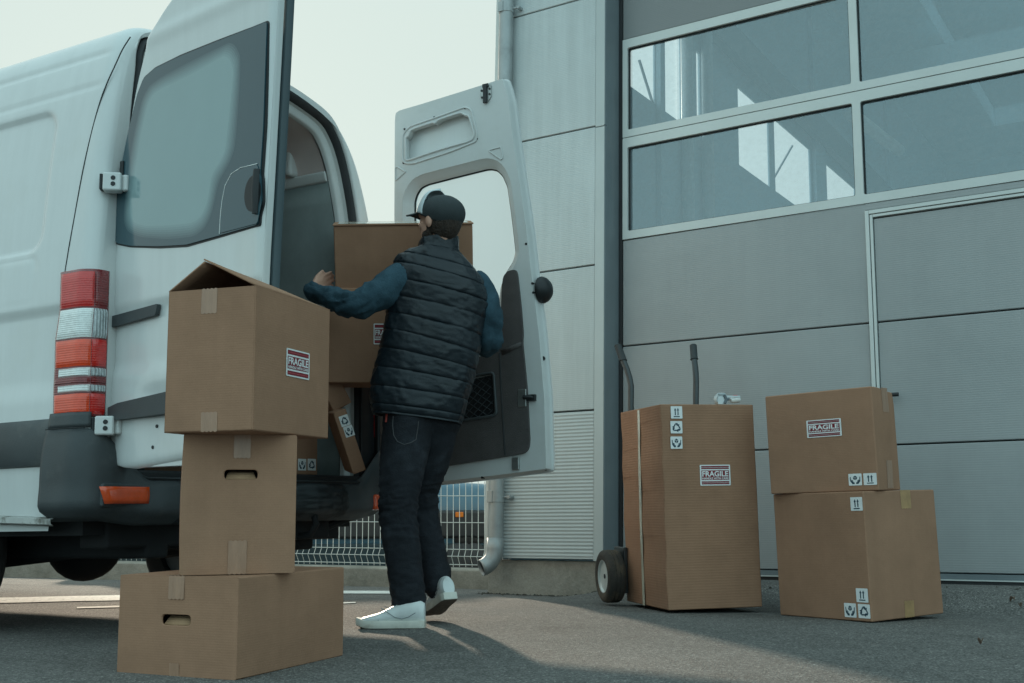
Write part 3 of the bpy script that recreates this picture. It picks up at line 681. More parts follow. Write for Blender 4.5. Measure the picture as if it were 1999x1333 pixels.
def icon_hands(k, pl, X, Y, c):
    P = lambda a, b: pl.pt(X(a), Y(b), c)
    hx = [(.5 + .17 * math.sin(2 * math.pi * i / 6), .64 + .19 * math.cos(2 * math.pi * i / 6)) for i in range(6)]
    k.add([P(*q) for q in hx], [tuple(range(6))[::-1]], 1)
    for a, b in (((.5, .635), (.5, .45)), ((.5, .635), (.66, .735)), ((.5, .635), (.34, .735))):
        dx, dy = b[0] - a[0], b[1] - a[1]; L = math.hypot(dx, dy); nx_, ny_ = -dy / L * .012, dx / L * .012
        k.add([pl.pt(X(q[0]), Y(q[1]), c + .0003) for q in ((a[0] + nx_, a[1] + ny_), (b[0] + nx_, b[1] + ny_), (b[0] - nx_, b[1] - ny_), (a[0] - nx_, a[1] - ny_))], [(0, 1, 2, 3)], 0)
    for s in (-1, 1):
        Q = lambda a, b: P(.5 + s * a, b)
        k.add([Q(.40, .72), Q(.34, .74), Q(.31, .46), Q(.38, .36)], [(0, 1, 2, 3)], 1)
        k.add([Q(.38, .36), Q(.31, .46), Q(.20, .33), Q(.06, .25), Q(.06, .12), Q(.22, .12)], [(0, 1, 2, 3, 4, 5)], 1)
        k.add([Q(.29, .46), Q(.245, .50), Q(.14, .36), Q(.19, .33)], [(0, 1, 2, 3)], 1)
def icon(kind, pl, x0, y0, s, parent, h=None):
    h = h or s; k = MB(); k.prism(pl, rnd([(x0, y0), (x0 + s, y0), (x0 + s, y0 + h), (x0, y0 + h)], .003, 2), .0004, .0012, mi=0)
    X = lambda a: x0 + a * s; Y = lambda a: y0 + a * h
    {'up': icon_up, 'rec': icon_recycle, 'hand': icon_hands}[kind](k, pl, X, Y, .0017)
    return k.build({'up': 'this_way_up_label', 'rec': 'recycling_label', 'hand': 'careful_hands_label'}[kind], [M_LAB, M_LBLUE], parent, recalc=False)

# ---------------------------------------------------------------- cardboard
def card(name, col, period=.0075, wstr=.12, wcol=.035, ax='Z', var=.07):
    return mat(name, col, .82, var=var, vscale=5, bump=.12, bscale=30, wave=(ax, period, wstr), wcol=wcol, spec=.2, speck=.07, sscale=420, col2=tuple(c * .82 for c in col), c2scale=3.2, c2lo=.45, c2hi=.75, dent=.12, dscale=5.0, streaks=.05, up='Z')
M_CB = card('cardboard', (.365, .200, .126), ax='Z', wcol=.012, wstr=.05)
M_CBR = card('cardboard_ribbed', (.350, .190, .118), period=.0125, wstr=.10, wcol=.025, ax='Z')
M_CBI = card('cardboard_inside', (.30, .15, .085))
M_CBE = card('cardboard_edge', (.40, .24, .14))
M_TAPE = mat('clear_packing_tape', (.385, .218, .142), .32, var=.12, vscale=14, spec=.5, coat=.12, bump=.25, bscale=25, stretch=(3, 3, .5))
M_SHINY = mat('shiny_tape_and_lit_edge', (.60, .54, .42), .16, var=.35, vscale=16, spec=.8, coat=.6, bump=.5, bscale=30, stretch=(4, 4, .6))
class Box:
    """a cardboard box: near lower corner, directions of its right face and left face, sizes"""
    def __init__(s, N, dr, dl, lr, ll, h, up=V((0, 0, 1))):
        s.N = V(N); s.up = V(up).normalized(); s.x = V(dr); s.x = (s.x - s.up * s.x.dot(s.up)).normalized()
        s.y = s.up.cross(s.x)
        if s.y.dot(V(dl)) < 0: s.y = -s.y
        s.lr, s.ll, s.h = lr, ll, h
        c = s.N + s.x * lr / 2 + s.y * ll / 2
        xx = s.x; yy = s.up.cross(xx)
        s.M = frame(c, xx, yy, s.up)
        s.R = Pl(s.N, s.x, s.up, -s.y); s.L = Pl(s.N + s.y * ll, -s.y, s.up, -s.x)     # the two faces we look at
    def shell(s, name, label, group, m=None, bulge=.003, hole=None, open_top=False, crush=None, lean=V((0, 0, 0))):
        m = m or M_CB; k = MB(); nu, nv = 14, 14
        def P(a, b, c, face, u, v):
            q = s.N + s.x * (a * s.lr) + s.y * (b * s.ll) + s.up * (c * s.h)
            n_ = {'R': -s.y, 'L': -s.x, 'BR': s.y, 'BL': s.x, 'T': s.up, 'B': -s.up}[face]
            q = q + n_ * (bulge * math.sin(math.pi * u) * math.sin(math.pi * v))
            q = q + lean * (c * s.h)
            if crush: q = crush(s, q, a, b, c)
            return q
        k.grid(lambda u, v: P(u, 0, v, 'R', u, v), nu, nv)
        k.grid(lambda u, v: P(0, 1 - u, v, 'L', u, v), nu, nv)
        k.grid(lambda u, v: P(1 - u, 1, v, 'BR', u, v), nu, nv)
        k.grid(lambda u, v: P(1, u, v, 'BL', u, v), nu, nv)
        if not open_top: k.grid(lambda u, v: P(u, v, 1, 'T', u, v), nu, nv)
        k.grid(lambda u, v: P(u, 1 - v, 0, 'B', u, v), nu, nv)
        o = k.build(name, m, bevel=.006, seg=3, ang=50, origin=s.M); tag(o, label, 'cardboard box', group); s.o = o; return o
    def tape(s, pl, a0, b0, a1, b1, m=None, nm='tape', jag=True):
        m = m or M_TAPE; k = MB(); N = 8
        top = [(lerp(a0, a1, i / N), b1 + (.003 * (i % 2) if jag else 0)) for i in range(N + 1)]; bot = [(lerp(a0, a1, i / N), b0 - (.003 * (i % 2) if jag else 0)) for i in range(N + 1)]
        rows = 6
        k.add([pl.pt(lerp(bot[i][0], top[i][0], j / rows), lerp(bot[i][1], top[i][1], j / rows), s_b(s, pl, lerp(bot[i][0], top[i][0], j / rows), lerp(bot[i][1], top[i][1], j / rows)) + .001) for j in range(rows + 1) for i in range(N + 1)],
              [(j * (N + 1) + i, j * (N + 1) + i + 1, (j + 1) * (N + 1) + i + 1, (j + 1) * (N + 1) + i) for j in range(rows) for i in range(N)])
        return k.build(nm, m, s.o, recalc=False)
    def lip(s, c=0):
        pass
BUL = .003
def s_b(bx, pl, a, b):
    L = bx.lr if pl is bx.R else bx.ll
    return BUL * math.sin(math.pi * min(max(a / L, 0), 1)) * math.sin(math.pi * min(max(b / bx.h, 0), 1))
def lab(bx, pl, kind, cx_, cy_, w_, h_, variant=0):
    """put a label so that its centre is at face coordinates cx_,cy_"""
    q = pl.off(s_b(bx, pl, cx_, cy_) + (.0022 if bx.h > .9 else .0008))
    if kind == 'fragile': return fragile(q, cx_ - w_ / 2, cy_ - h_ / 2, w_, h_, bx.o, variant)
    return icon(kind, q, cx_ - w_ / 2, cy_ - h_ / 2, w_, bx.o, h_)
def facelab(bx, pl, kind, x0, y0, x1, y1, variant=0):
    a0, b0 = pl.uv(x0, y1); a1, b1 = pl.uv(x1, y0); lab(bx, pl, kind, (a0 + a1) / 2, (b0 + b1) / 2, abs(a1 - a0), abs(b1 - b0), variant)
def slot(bx, pl, a, b, wd, ht):
    """hand hole: a dark recess with a folded-in flap below it"""
    c = s_b(bx, pl, a, b); k = MB(); r_ = ht / 2
    ol = rnd([(a - wd / 2, b - r_), (a + wd / 2, b - r_), (a + wd / 2, b + r_), (a - wd / 2, b + r_)], r_ * .98, 6)
    return ol
def xyd(P): return V((P.x, P.y, 0))

GL = 'cardboard boxes stacked at the left'
# bottom box of the left stack
g0, g1, g2 = onz(228, 1315), onz(461, 1328), onz(670, 1284)
dl = (g0 - g1); dr = (g2 - g1)
ang_ = (math.atan2(dr.y, dr.x) + math.atan2(dl.y, dl.x) - math.pi / 2) / 2
D = V((math.cos(ang_), math.sin(ang_), 0)); DE = V((-math.sin(ang_), math.cos(ang_), 0))
def along(N, d, px, Yguess=None):       # length along d from N so that the end falls at image column px
    lo, hi = .02, 1.6
    s = 1 if proj(N + d * hi)[0] > proj(N)[0] else -1
    for _ in range(50):
        m = (lo + hi) / 2
        if (proj(N + d * m)[0] - px) * s < 0: lo = m
        else: hi = m
    return lo
b1 = Box(g1, D, DE, along(g1, D, 670), along(g1, DE, 228), .296)

def holed_shell(bx, name, label, group, face, sl, m=None):
    """box whose given face has a real hand hole"""
    m = m or M_CB; k = MB(); T = .005
    pl = bx.L if face == 'L' else bx.R; W_ = bx.ll if face == 'L' else bx.lr
    def ring(a, b, wd, ht, n=40):
        return rnd([(a - wd / 2, b - ht / 2), (a + wd / 2, b - ht / 2), (a + wd / 2, b + ht / 2), (a - wd / 2, b + ht / 2)], ht * .49, 6)
    mg = .02
    xs_ = [0, mg, W_ - mg, W_]; ys_ = [0, mg, bx.h - mg, bx.h]
    for i_ in range(3):
        for j_ in range(3):
            if (i_, j_) != (1, 1): k.quad(pl.pt(xs_[i_], ys_[j_]), pl.pt(xs_[i_ + 1], ys_[j_]), pl.pt(xs_[i_ + 1], ys_[j_ + 1]), pl.pt(xs_[i_], ys_[j_ + 1]))
    rg = ring(*sl); cx0, cy0 = sl[0], sl[1]; orr = []
    for a, b in rg:
        dx, dy = a - cx0, (b - cy0) * 1.0
        kx = ((xs_[2] - cx0) if dx > 0 else (cx0 - xs_[1])) / max(abs(dx), 1e-6); ky = ((ys_[2] - cy0) if dy > 0 else (cy0 - ys_[1])) / max(abs(dy), 1e-6)
        q = min(kx, ky); orr.append((cx0 + dx * q, cy0 + dy * q))
    # make sure the four corners are hit
    for cxn, cyn in ((xs_[1], ys_[1]), (xs_[2], ys_[1]), (xs_[2], ys_[2]), (xs_[1], ys_[2])):
        j = min(range(len(orr)), key=lambda i: math.dist(orr[i], (cxn, cyn))); orr[j] = (cxn, cyn)
    k.loft([[pl.pt(a, b) for a, b in orr], [pl.pt(a, b) for a, b in rg]], True, False)
    k.loft([[pl.pt(a, b, -c) for a, b in rg] for c in (0, T)], True, False)
    F_ = lambda u, v, fa: None
    ox, oy, ou = bx.x, bx.y, bx.up; N = bx.N
    e = .0
    def qd(fn): k.grid(fn, 10, 10)
    bl = .005
    bs = lambda u, v: bl * math.sin(math.pi * u) * math.sin(math.pi * v)
    if face == 'L': qd(lambda u, v: N + ox * (u * bx.lr) + ou * (v * bx.h) - oy * bs(u, v))
    else: qd(lambda u, v: N + oy * ((1 - u) * bx.ll) + ou * (v * bx.h) - ox * bs(u, v))
    qd(lambda u, v: N + oy * bx.ll + ox * ((1 - u) * bx.lr) + ou * (v * bx.h) + oy * bs(u, v))
    if face == 'L': qd(lambda u, v: N + ox * bx.lr + oy * (u * bx.ll) + ou * (v * bx.h) + ox * bs(u, v))
    else: qd(lambda u, v: N + ox * bx.lr + oy * (u * bx.ll) + ou * (v * bx.h) + ox * bs(u, v))
    qd(lambda u, v: N + ox * (u * bx.lr) + oy * (v * bx.ll) + ou * (bx.h - bs(u, v) * .6))
    qd(lambda u, v: N + ox * (u * bx.lr) + oy * ((1 - v) * bx.ll))
    o = k.build(name, m, bevel=.005, seg=3, ang=50, origin=bx.M); tag(o, label, 'cardboard box', group); bx.o = o
    a, b, wd, ht = sl
    fl = MB(); fl.add([pl.pt(a - wd / 2 + .004, b - ht / 2, -.006), pl.pt(a + wd / 2 - .004, b - ht / 2, -.006), pl.pt(a + wd / 2 - .012, b + ht * .32, -.028), pl.pt(a - wd / 2 + .012, b + ht * .32, -.028)], [(0, 1, 2, 3)]); fl.build('hand_hole_flap', M_CBE, o, recalc=False, solid=.004)
    dk = MB(); dk.box(frame(pl.o, pl.ex, pl.ey, pl.n), (a - wd, b - ht * 1.6, -.09), (a + wd, b + ht * 1.6, -.085)); dk.build('dark_backing', M_GAP, o)  # dark plate closing the view through the hand hole
    return o
def uvspan(pl, x0, y0, x1, y1):
    a0, b0 = pl.uv(x0, (y0 + y1) / 2); a1, _ = pl.uv(x1, (y0 + y1) / 2); _, t1 = pl.uv((x0 + x1) / 2, y0); _, t0 = pl.uv((x0 + x1) / 2, y1)
    return ((a0 + a1) / 2, (t0 + t1) / 2, abs(a1 - a0), abs(t1 - t0))
holed_shell(b1, 'cardboard_box', 'wide low box with a hand hole, bottom of the left stack on the asphalt', GL, 'L', uvspan(b1.L, 316, 1200, 371, 1221))
def tp(bx, pl, x0, y0, x1, y1, m=None, jag=True):
    a0, b0 = pl.uv(x0, y1); a1, t1 = pl.uv(x1, y0); return bx.tape(pl, a0, b0, a1, min(t1, (bx.h) - .001), m, 'tape', jag)
tp(b1, b1.L, 329, 1124, 361, 1168); tp(b1, b1.L, 330, 1296, 350, 1322)
# top seam tape of the bottom box, seen from the side of the edge
tb = MB(); ctop = b1.N + b1.y * (b1.ll * .55) + b1.up * (b1.h + .0012); tb.quad(ctop - b1.y * .024, ctop + b1.x * b1.lr - b1.y * .024, ctop + b1.x * b1.lr + b1.y * .024, ctop + b1.y * .024); tb.build('tape', M_TAPE, b1.o, recalc=False)
# middle box
P0, P1 = onz(350, 1119, .297), onz(574, 1119.5, .297)
P0 = at(350, 1119, 3.57); P1 = at(575, 1119, 3.665); P0.z = P1.z = .298
wid = (P1 - P0).length; dd = (P1 - P0).normalized(); back = V((-dd.y, dd.x, 0))
htp = at(470, 848.5, 3.62).z - .298
b2 = Box(P1, V((back.x, back.y, 0)), -dd, .36, wid, htp)
holed_shell(b2, 'cardboard_box', 'taller box with a long hand hole in the middle of the left stack', GL, 'L', uvspan(b2.L, 438, 917, 503, 936))
tp(b2, b2.L, 456, 847, 490, 893); tp(b2, b2.L, 444, 1056, 482, 1120)
# top box, tent of open flaps
zt = .298 + htp + .002
Yn = 3.47
N3 = at(493, 848, 3.44); N3.z = zt
L3 = at(319, 852, 3.56); L3.z = zt; R3 = at(641, 865, 3.98); R3.z = zt
dl = L3 - N3; dr = R3 - N3
a_ = (math.atan2(dr.y, dr.x) + math.atan2(dl.y, dl.x) - math.pi / 2) / 2
h3 = at(497, 557, 3.44).z - zt
D3 = V((math.cos(a_), math.sin(a_), 0)); E3 = V((-math.sin(a_), math.cos(a_), 0))
b3 = Box(N3, D3, E3, along(N3, D3, 641), along(N3, E3, 319), h3)
b3.shell('cardboard_box', 'box with raised lid flaps and a fragile label, top of the left stack', GL, open_top=True)
inn = MB()
ins = .004
for fn in (lambda u, v: b3.N + b3.x * (u * b3.lr) + b3.y * ins + b3.up * (v * b3.h), lambda u, v: b3.N + b3.x * (u * b3.lr) + b3.y * (b3.ll - ins) + b3.up * (v * b3.h),
           lambda u, v: b3.N + b3.x * ins + b3.y * (u * b3.ll) + b3.up * (v * b3.h), lambda u, v: b3.N + b3.x * (b3.lr - ins) + b3.y * (u * b3.ll) + b3.up * (v * b3.h)): inn.grid(fn, 4, 4)
inn.build('inner_wall', M_CBI, b3.o)
apex = at(395, 505, 3.49)
TN = b3.N + b3.up * b3.h; TL = TN + b3.y * b3.ll
# flap on the right edge rises to the ridge; flap on the left edge leans to meet it
rdg0 = apex; 
off = apex - TN; ra, rb = off.dot(b3.y), off.dot(b3.up)
ra = min(max(ra, .05), b3.ll * .75)
def flap(e0, e1, t0, t1, nm, m=None, sag=.006):
    k = MB(); k.grid(lambda u, v: (e0.lerp(e1, u)).lerp(t0.lerp(t1, u), v) + b3.up * (sag * math.sin(math.pi * v) * math.sin(math.pi * u)), 8, 6)
    return k.build(nm, m or M_CB, b3.o, recalc=False, solid=.005)
RG0 = TN + b3.y * ra + b3.up * rb; RG1 = RG0 + b3.x * (b3.lr * .985)
flap(TN + b3.x * .004, TN + b3.x * (b3.lr - .004), RG0, RG1 - b3.up * .02, 'lid_flap')
flap(TL + b3.x * .004, TL + b3.x * (b3.lr - .004), RG0 - b3.up * .008 - b3.y * .004, RG1 - b3.up * .03, 'lid_flap')
tp(b3, b3.L, 393, 562, 425, 612); tp(b3, b3.L, 392, 805, 425, 842)
facelab(b3, b3.R, 'fragile', 556, 690, 602, 733, 1)

GR = 'cardboard boxes stacked at the right'
# right stack, lower box
g0, g1, g2 = onz(1522, 1197), onz(1702.4, 1214.5), onz(1844, 1200.7)
dl, dr = g0 - g1, g2 - g1
a_ = (math.atan2(dr.y, dr.x) + math.atan2(dl.y, dl.x) - math.pi / 2) / 2
lean5 = V((-.022, .0, 0))
b5 = Box(g1, V((math.cos(a_), math.sin(a_), 0)), V((-math.sin(a_), math.cos(a_), 0)), dr.length, dl.length, .55, up=V((-.022, .004, 1)))
b5.shell('cardboard_box', 'large box with handling icons, bottom of the right stack', GR)
for kd_, r_ in (('up', (1662, 970, 1683, 997)), ('up', (1673, 1149, 1694, 1175)), ('hand', (1650, 1178, 1671, 1204)), ('rec', (1677, 1180, 1698, 1206))): facelab(b5, b5.L, kd_, *r_)
tp(b5, b5.R, 1759, 956, 1776, 992, mat('brown_tape', (.42, .25, .12), .3, var=.2, vscale=20, spec=.5)); tp(b5, b5.R, 1767, 1172, 1783, 1205, MATS['brown_tape'])
# upper box
T5 = g1 + b5.up * .553
N6 = at(1715.7, 957.5, 5.03); N6.z = T5.z
d6l = V((-math.sin(math.radians(48)), math.cos(math.radians(48)), 0)); d6r = V((math.cos(math.radians(48)), math.sin(math.radians(48)), 0))
h6 = at(1708.4, 753.5, 5.03).z - N6.z
def crush6(s, q, a, b, c):
    k_ = sstep(.8, 1, c) * sstep(.2, 1, a); return q - s.up * (.016 * k_) - s.x * (.01 * sstep(.85, 1, c) * a)
b6 = Box(N6, d6r, d6l, .225, along(N6, d6l, 1504.6), h6, up=V((-.024, .004, 1)))
b6.shell('cardboard_box', 'box with a fragile label and a crushed corner, top of the right stack', GR, crush=crush6)
facelab(b6, b6.L, 'fragile', 1577, 816, 1642, 855); facelab(b6, b6.L, 'hand', 1658, 924, 1682, 948); facelab(b6, b6.L, 'up', 1687, 923, 1711, 947)
tp(b6, b6.R, 1723, 757, 1731, 803); tp(b6, b6.R, 1733, 899, 1740, 952)

# tall box on the hand truck
g0, g1, g2 = onz(1223, 1178), onz(1304, 1197), onz(1489, 1192)
dl, dr = g0 - g1, g2 - g1
a_ = (math.atan2(dr.y, dr.x) + math.atan2(dl.y, dl.x) - math.pi / 2) / 2
D4 = V((math.cos(a_), math.sin(a_), 0)); E4 = V((-math.sin(a_), math.cos(a_), 0))
b4 = Box(g1 + V((0, 0, .012)), D4, E4, along(g1, D4, 1489), along(g1, E4, 1223), .957, up=V((-.010, .004, 1)))
def wave4(s, q, a, b, c): return q + s.y * (.0015 * math.sin(c * 9) * (1 if b < .5 else 0)) + s.x * (.003 * math.sin(c * 23 + 1) * (1 if a < .5 else 0)) + s.up * (.010 * (b) * sstep(.9, 1, c))
b4.shell('cardboard_box', 'tall ribbed box with three icons and a fragile label on the hand truck', None, M_CBR, crush=wave4, bulge=.003)
for kd_, r_ in (('up', (1309.5, 793, 1331, 817)), ('rec', (1309, 822, 1331, 846)), ('hand', (1309, 852, 1331, 876))): facelab(b4, b4.R, kd_, *r_)
facelab(b4, b4.R, 'fragile', 1366.5, 907, 1424, 948)
a0, _ = b4.L.uv(1249, 1000); a1, _ = b4.L.uv(1259, 1000)
k = MB(); N = 60; rows = []
for j in range(N + 1):
    b_ = j / N * (b4.h - .002); wv = .004 * noise.noise(V((b_ * 4, 0, 0))); hw = .016 + .005 * noise.noise(V((b_ * 7, 3, 0)))
    c_ = s_b(b4, b4.L, (a0 + a1) / 2, b_) + .004
    mid = (a0 + a1) / 2 - .012 * (1 - b_ / b4.h)
    rows.append([b4.L.pt(mid + wv - hw, b_, c_), b4.L.pt(mid + wv, b_, c_ + .0025 * abs(noise.noise(V((b_ * 30, 1, 0))))), b4.L.pt(mid + wv + hw, b_, c_)])
k.loft(rows, False, False); k.build('tape', M_SHINY, b4.o, recalc=False)
# creases across the side of the tall box
k = MB()
for hh, x0, x1 in ((.76, .02, .24), (.88, .25, .48), (.62, .0, .2), (.33, .22, .5), (.55, .25, .5)):
    k = MB(); k.tube([b4.L.pt(x0, hh, s_b(b4, b4.L, x0, hh) + .001), b4.L.pt((x0 + x1) / 2, hh + .006, s_b(b4, b4.L, (x0 + x1) / 2, hh) + .003), b4.L.pt(x1, hh + .010, s_b(b4, b4.L, x1, hh) + .001)], .0007, 6)
    k.build('crease', M_CBR, b4.o)

# tape dispenser on top of the tall box
M_CLR = mat('clear_plastic', (.60, .66, .68), .2, var=.1, spec=.6)
M_REDP = mat('red_plastic', (.55, .05, .05), .4)
tg = at(1420, 789, 5.72); zt4 = b4.N.z + .975; tg.z = zt4
TM = frame(tg, b4.x, b4.y, V((0, 0, 1))) @ Matrix.Scale(.74, 4)
gun = empty('tape_dispenser', TM, 'white handled tape dispenser lying on top of the tall box', 'tape gun')
k = MB(); k.tube([TM @ V((-.045, -.025, .034)), TM @ V((-.045, .025, .034))], .032, 24); k.build('tape_roll', M_CLR, gun, bevel=.003)
k = MB(); k.box(TM, (-.08, -.032, .0), (-.03, -.029, .075)); k.box(TM, (-.03, -.032, .045), (.08, -.029, .058)); k.box(TM, (-.085, -.032, .052), (-.03, -.0285, .07)); k.build('side_plate', M_CLR, gun)
k = MB(); k.tube([TM @ V((.02, -.01, .026)), TM @ V((.045, -.01, .032)), TM @ V((.08, -.01, .034)), TM @ V((.088, -.01, .034))], [.012, .017, .016, .009], 12); k.build('handle', mat('white_plastic', (.75, .75, .72), .35), gun)
k = MB(); k.tube([TM @ V((-.035, -.034, .062)), TM @ V((-.022, -.034, .03)), TM @ V((-.035, -.034, .004))], .008, 8); k.tube([TM @ V((-.03, -.034, .03)), TM @ V((.0, -.034, .034))], .006, 8); k.build('cutter', M_INTD, gun)
k = MB(); k.box(TM, (.035, -.03, .052), (.065, .01, .062)); k.build('brake_knob', M_REDP, gun, bevel=.003)

# hand truck behind the tall box
M_TUBE = mat('black_steel_tube', (.045, .05, .052), .3, metal=.3, var=.15, vscale=10, spec=.6)
M_GRIP = mat('black_grip', (.03, .034, .036), .6, bump=.3, bscale=120)
M_RIM = mat('silver_rim', (.62, .64, .62), .35, metal=.25, var=.15, vscale=12)
M_DUST = mat('dusty_tyre', (.045, .038, .032), .85, var=.3, vscale=10, bump=.5, bscale=50, col2=(.13, .095, .06), c2scale=7, c2lo=.5, c2hi=.7)
hb = b4.N + b4.y * (b4.ll + .035)
HM = frame(V((hb.x, hb.y, 0)) + b4.x * (b4.lr * .5), b4.x, V((b4.y.x, b4.y.y, 0)).normalized(), V((0, 0, 1)))
ht = empty('hand_truck', HM, 'black hand truck with pneumatic wheels standing behind the tall box', 'hand truck')
def hx(px, py, back_=.04):
    pl = Pl(HM @ V((0, back_, 0)), b4.x, V((0, 0, 1))); a, b = pl.uv(px, py); return a, b
la, _ = hx(1229, 790); rb_, _ = hx(1355.5, 780)
for px_top, px_mid, px_base, ytop, ymid, kx in ((1204, 1229, 1230, 674, 742, la), (1351.5, 1356, 1357, 675, 735, rb_)):
    t1, z1 = hx(px_top, ytop, .14); t2, z2 = hx(px_mid, ymid, .05); t3, z3 = hx(px_base, 790, .04)
    tg_, zg_ = hx(lerp(px_top, px_mid, .42), lerp(ytop, ymid, .42), .10)
    k = MB(); path = [HM @ V((t3, .04, .16)), HM @ V((t3, .04, .6)), HM @ V((t3, .04, z3)), HM @ V((t2, .043, z2 - .03)), HM @ V((lerp(t2, t1, .12), .052, z2 + .015)), HM @ V((lerp(t2, t1, .3), .07, lerp(z2, z1, .3))), HM @ V((tg_, .1, zg_))]
    k.tube(path, .0165, 14); k.build('frame_tube', M_TUBE, ht)
    k = MB(); k.tube([HM @ V((tg_, .099, zg_ - .004)), HM @ V((tg_, .10, zg_)), HM @ V((t1, .14, z1)), HM @ V((t1 + (t1 - tg_) * .03, .142, z1 + .006))], [.023, .020, .020, .012], 14); k.build('grip', M_GRIP, ht)
for zz in (.25, .55, .85):
    k = MB(); k.tube([HM @ V((la, .045, zz)), HM @ V((rb_, .045, zz))], .012, 10); k.build('crossbar', M_TUBE, ht)
k = MB(); k.box(HM, (la - .04, -.24, .003), (rb_ + .04, .03, .010)); k.build('toe_plate', M_TUBE, ht, bevel=.002)
wc = at(1192, 1127, 6.02)
lw = HM.inverted() @ wc
wr = .134
k = MB(); k.tube([HM @ V((lw.x - .02, lw.y, wr)), HM @ V((rb_ + (la - lw.x), lw.y, wr))], .01, 10); k.build('axle', M_TUBE, ht)
for i, xx in enumerate((lw.x, rb_ + (la - lw.x))):
    c_ = HM @ V((xx, lw.y, wr)); ax_ = b4.x
    k = tyre(c_, wr, .085, ax_); wl = k.build('wheel', M_DUST, ht, ang=50)
    k = MB()
    s_ = -1 if i == 0 else 1; rr = [(.0, .045), (.016, .078), (.030, .084), (.036, .082)]
    N = 32; up_ = V((0, 0, 1)); sd = ax_.cross(up_).normalized()
    rings = [[c_ + ax_ * (s_ * d_) + (up_ * math.cos(2 * math.pi * q / N) + sd * math.sin(2 * math.pi * q / N)) * r_ for q in range(N)] for d_, r_ in ((-.03, .02), (.0, .022), (.004, .03), (.006, .062), (.022, .066), (.034, .080), (.042, .084), (.042, .080), (.03, .0845))]
    k.loft(rings, True, True); k.tube([c_ + ax_ * (s_ * .0), c_ + ax_ * (s_ * .03)], .018, 12); k.build('rim', M_RIM, wl, ang=30)
    k = MB(); k.tube([c_ + ax_ * (s_ * .028), c_ + ax_ * (s_ * .033)], .012, 10); k.build('hub_cap', M_GAP, wl)
k = MB(); k.box(HM, (lw.x + .055, lw.y - .06, .05), (lw.x + .075, lw.y + .10, .28)); k.build('wheel_guard', M_TUBE, ht, bevel=.004)
# ---------------------------------------------------------------- delivery van; local frame: x across (left 0 -> right), y forward, z up
TH = math.radians(60.5)
a0 = V((-math.sin(TH), math.cos(TH), 0)); bx_ = V((math.cos(TH), math.sin(TH), 0)); p_ = math.radians(.9)
ay_ = (a0 * math.cos(p_) - V((0, 0, 1)) * math.sin(p_)).normalized(); uz_ = bx_.cross(ay_)
VO = V((-.3489 * 4.35, 4.35, 0)); VM = frame(VO, bx_, ay_, uz_)
def vp(x, y, z): return VM @ V((x, y, z))
SIDE = Pl(VO - bx_ * .10, ay_, uz_, -bx_); REAR = Pl(VO, bx_, uz_, -ay_)
def vpl(pl, px, py):          # pixel on a van plane -> van coordinates
    a, b = pl.uv(px, py); P = VM.inverted() @ pl.pt(a, b); return P
M_WHITE = mat('white_van_paint', (.69, .70, .69), .22, var=.025, vscale=2.5, coat=.35, spec=.5, col2=(.66, .66, .63), c2scale=3.0, c2lo=.55, c2hi=.85, bump=.02, bscale=8, streaks=.045, up='Z', dent=.03, dscale=2.2)
M_WINN = mat('white_inner_paint', (.60, .61, .60), .42, var=.05, vscale=4, spec=.45, col2=(.50, .50, .48), c2scale=4, c2lo=.5, c2hi=.8)
M_CARGO = mat('unpainted_inner_wall', (.68, .57, .54), .6, var=.1, vscale=3, bump=.15, bscale=20)
M_PLY = mat('dark_cargo_lining', (.15, .175, .17), .55, var=.15, vscale=3, col2=(.11, .13, .127), c2scale=2, bump=.05, bscale=40)
M_PLA = mat('grey_bumper_plastic', (.050, .058, .062), .48, var=.18, vscale=6, spec=.45, bump=.12, bscale=160, rvar=.12, col2=(.085, .09, .09), c2scale=5, c2lo=.56, c2hi=.72)
M_PLAD = mat('black_plastic', (.016, .018, .02), .45, var=.2, vscale=10, spec=.4)
M_TRIM = mat('grey_door_lining', (.085, .076, .074), .72, var=.12, vscale=14, bump=.35, bscale=220, spec=.3)
M_UNDER = mat('underbody_black', (.010, .010, .011), .8, var=.3, vscale=8)
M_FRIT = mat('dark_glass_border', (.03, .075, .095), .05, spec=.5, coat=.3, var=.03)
M_FILM = mat('filmed_glass', (.24, .345, .36), .07, spec=.5, coat=.4, var=.05, vscale=2, rvar=.04)
M_TRED = mat('tail_lamp_red', (.62, .022, .018), .12, var=.10, vscale=40, coat=.8, wave=('Z', .009, .2), wcol=.05)
M_TREDD = mat('tail_lamp_dark_red', (.20, .012, .014), .12, var=.12, vscale=40, coat=.8, wave=('Z', .009, .3), wcol=.12)
M_TORA = mat('tail_lamp_orange', (.82, .062, .010), .12, var=.1, vscale=40, coat=.8, wave=('Z', .009, .2), wcol=.06)
M_TCLR = mat('tail_lamp_clear', (.84, .86, .84), .14, var=.12, vscale=60, coat=.8, wave=('Z', .008, .3), wcol=.08)
M_TGRY = mat('tail_lamp_grey', (.48, .52, .53), .14, var=.3, vscale=60, coat=.8, wave=('X', .012, .8), wcol=.2)
M_REFL = mat('orange_reflector', (.75, .085, .015), .2, var=.1, vscale=30, coat=.7, bump=.2, bscale=90)
M_SCR = mat('dark_screw', (.03, .03, .032), .4, metal=.5)
M_STEEL = mat('latch_steel', (.35, .36, .35), .35, metal=.8, var=.2, vscale=30)

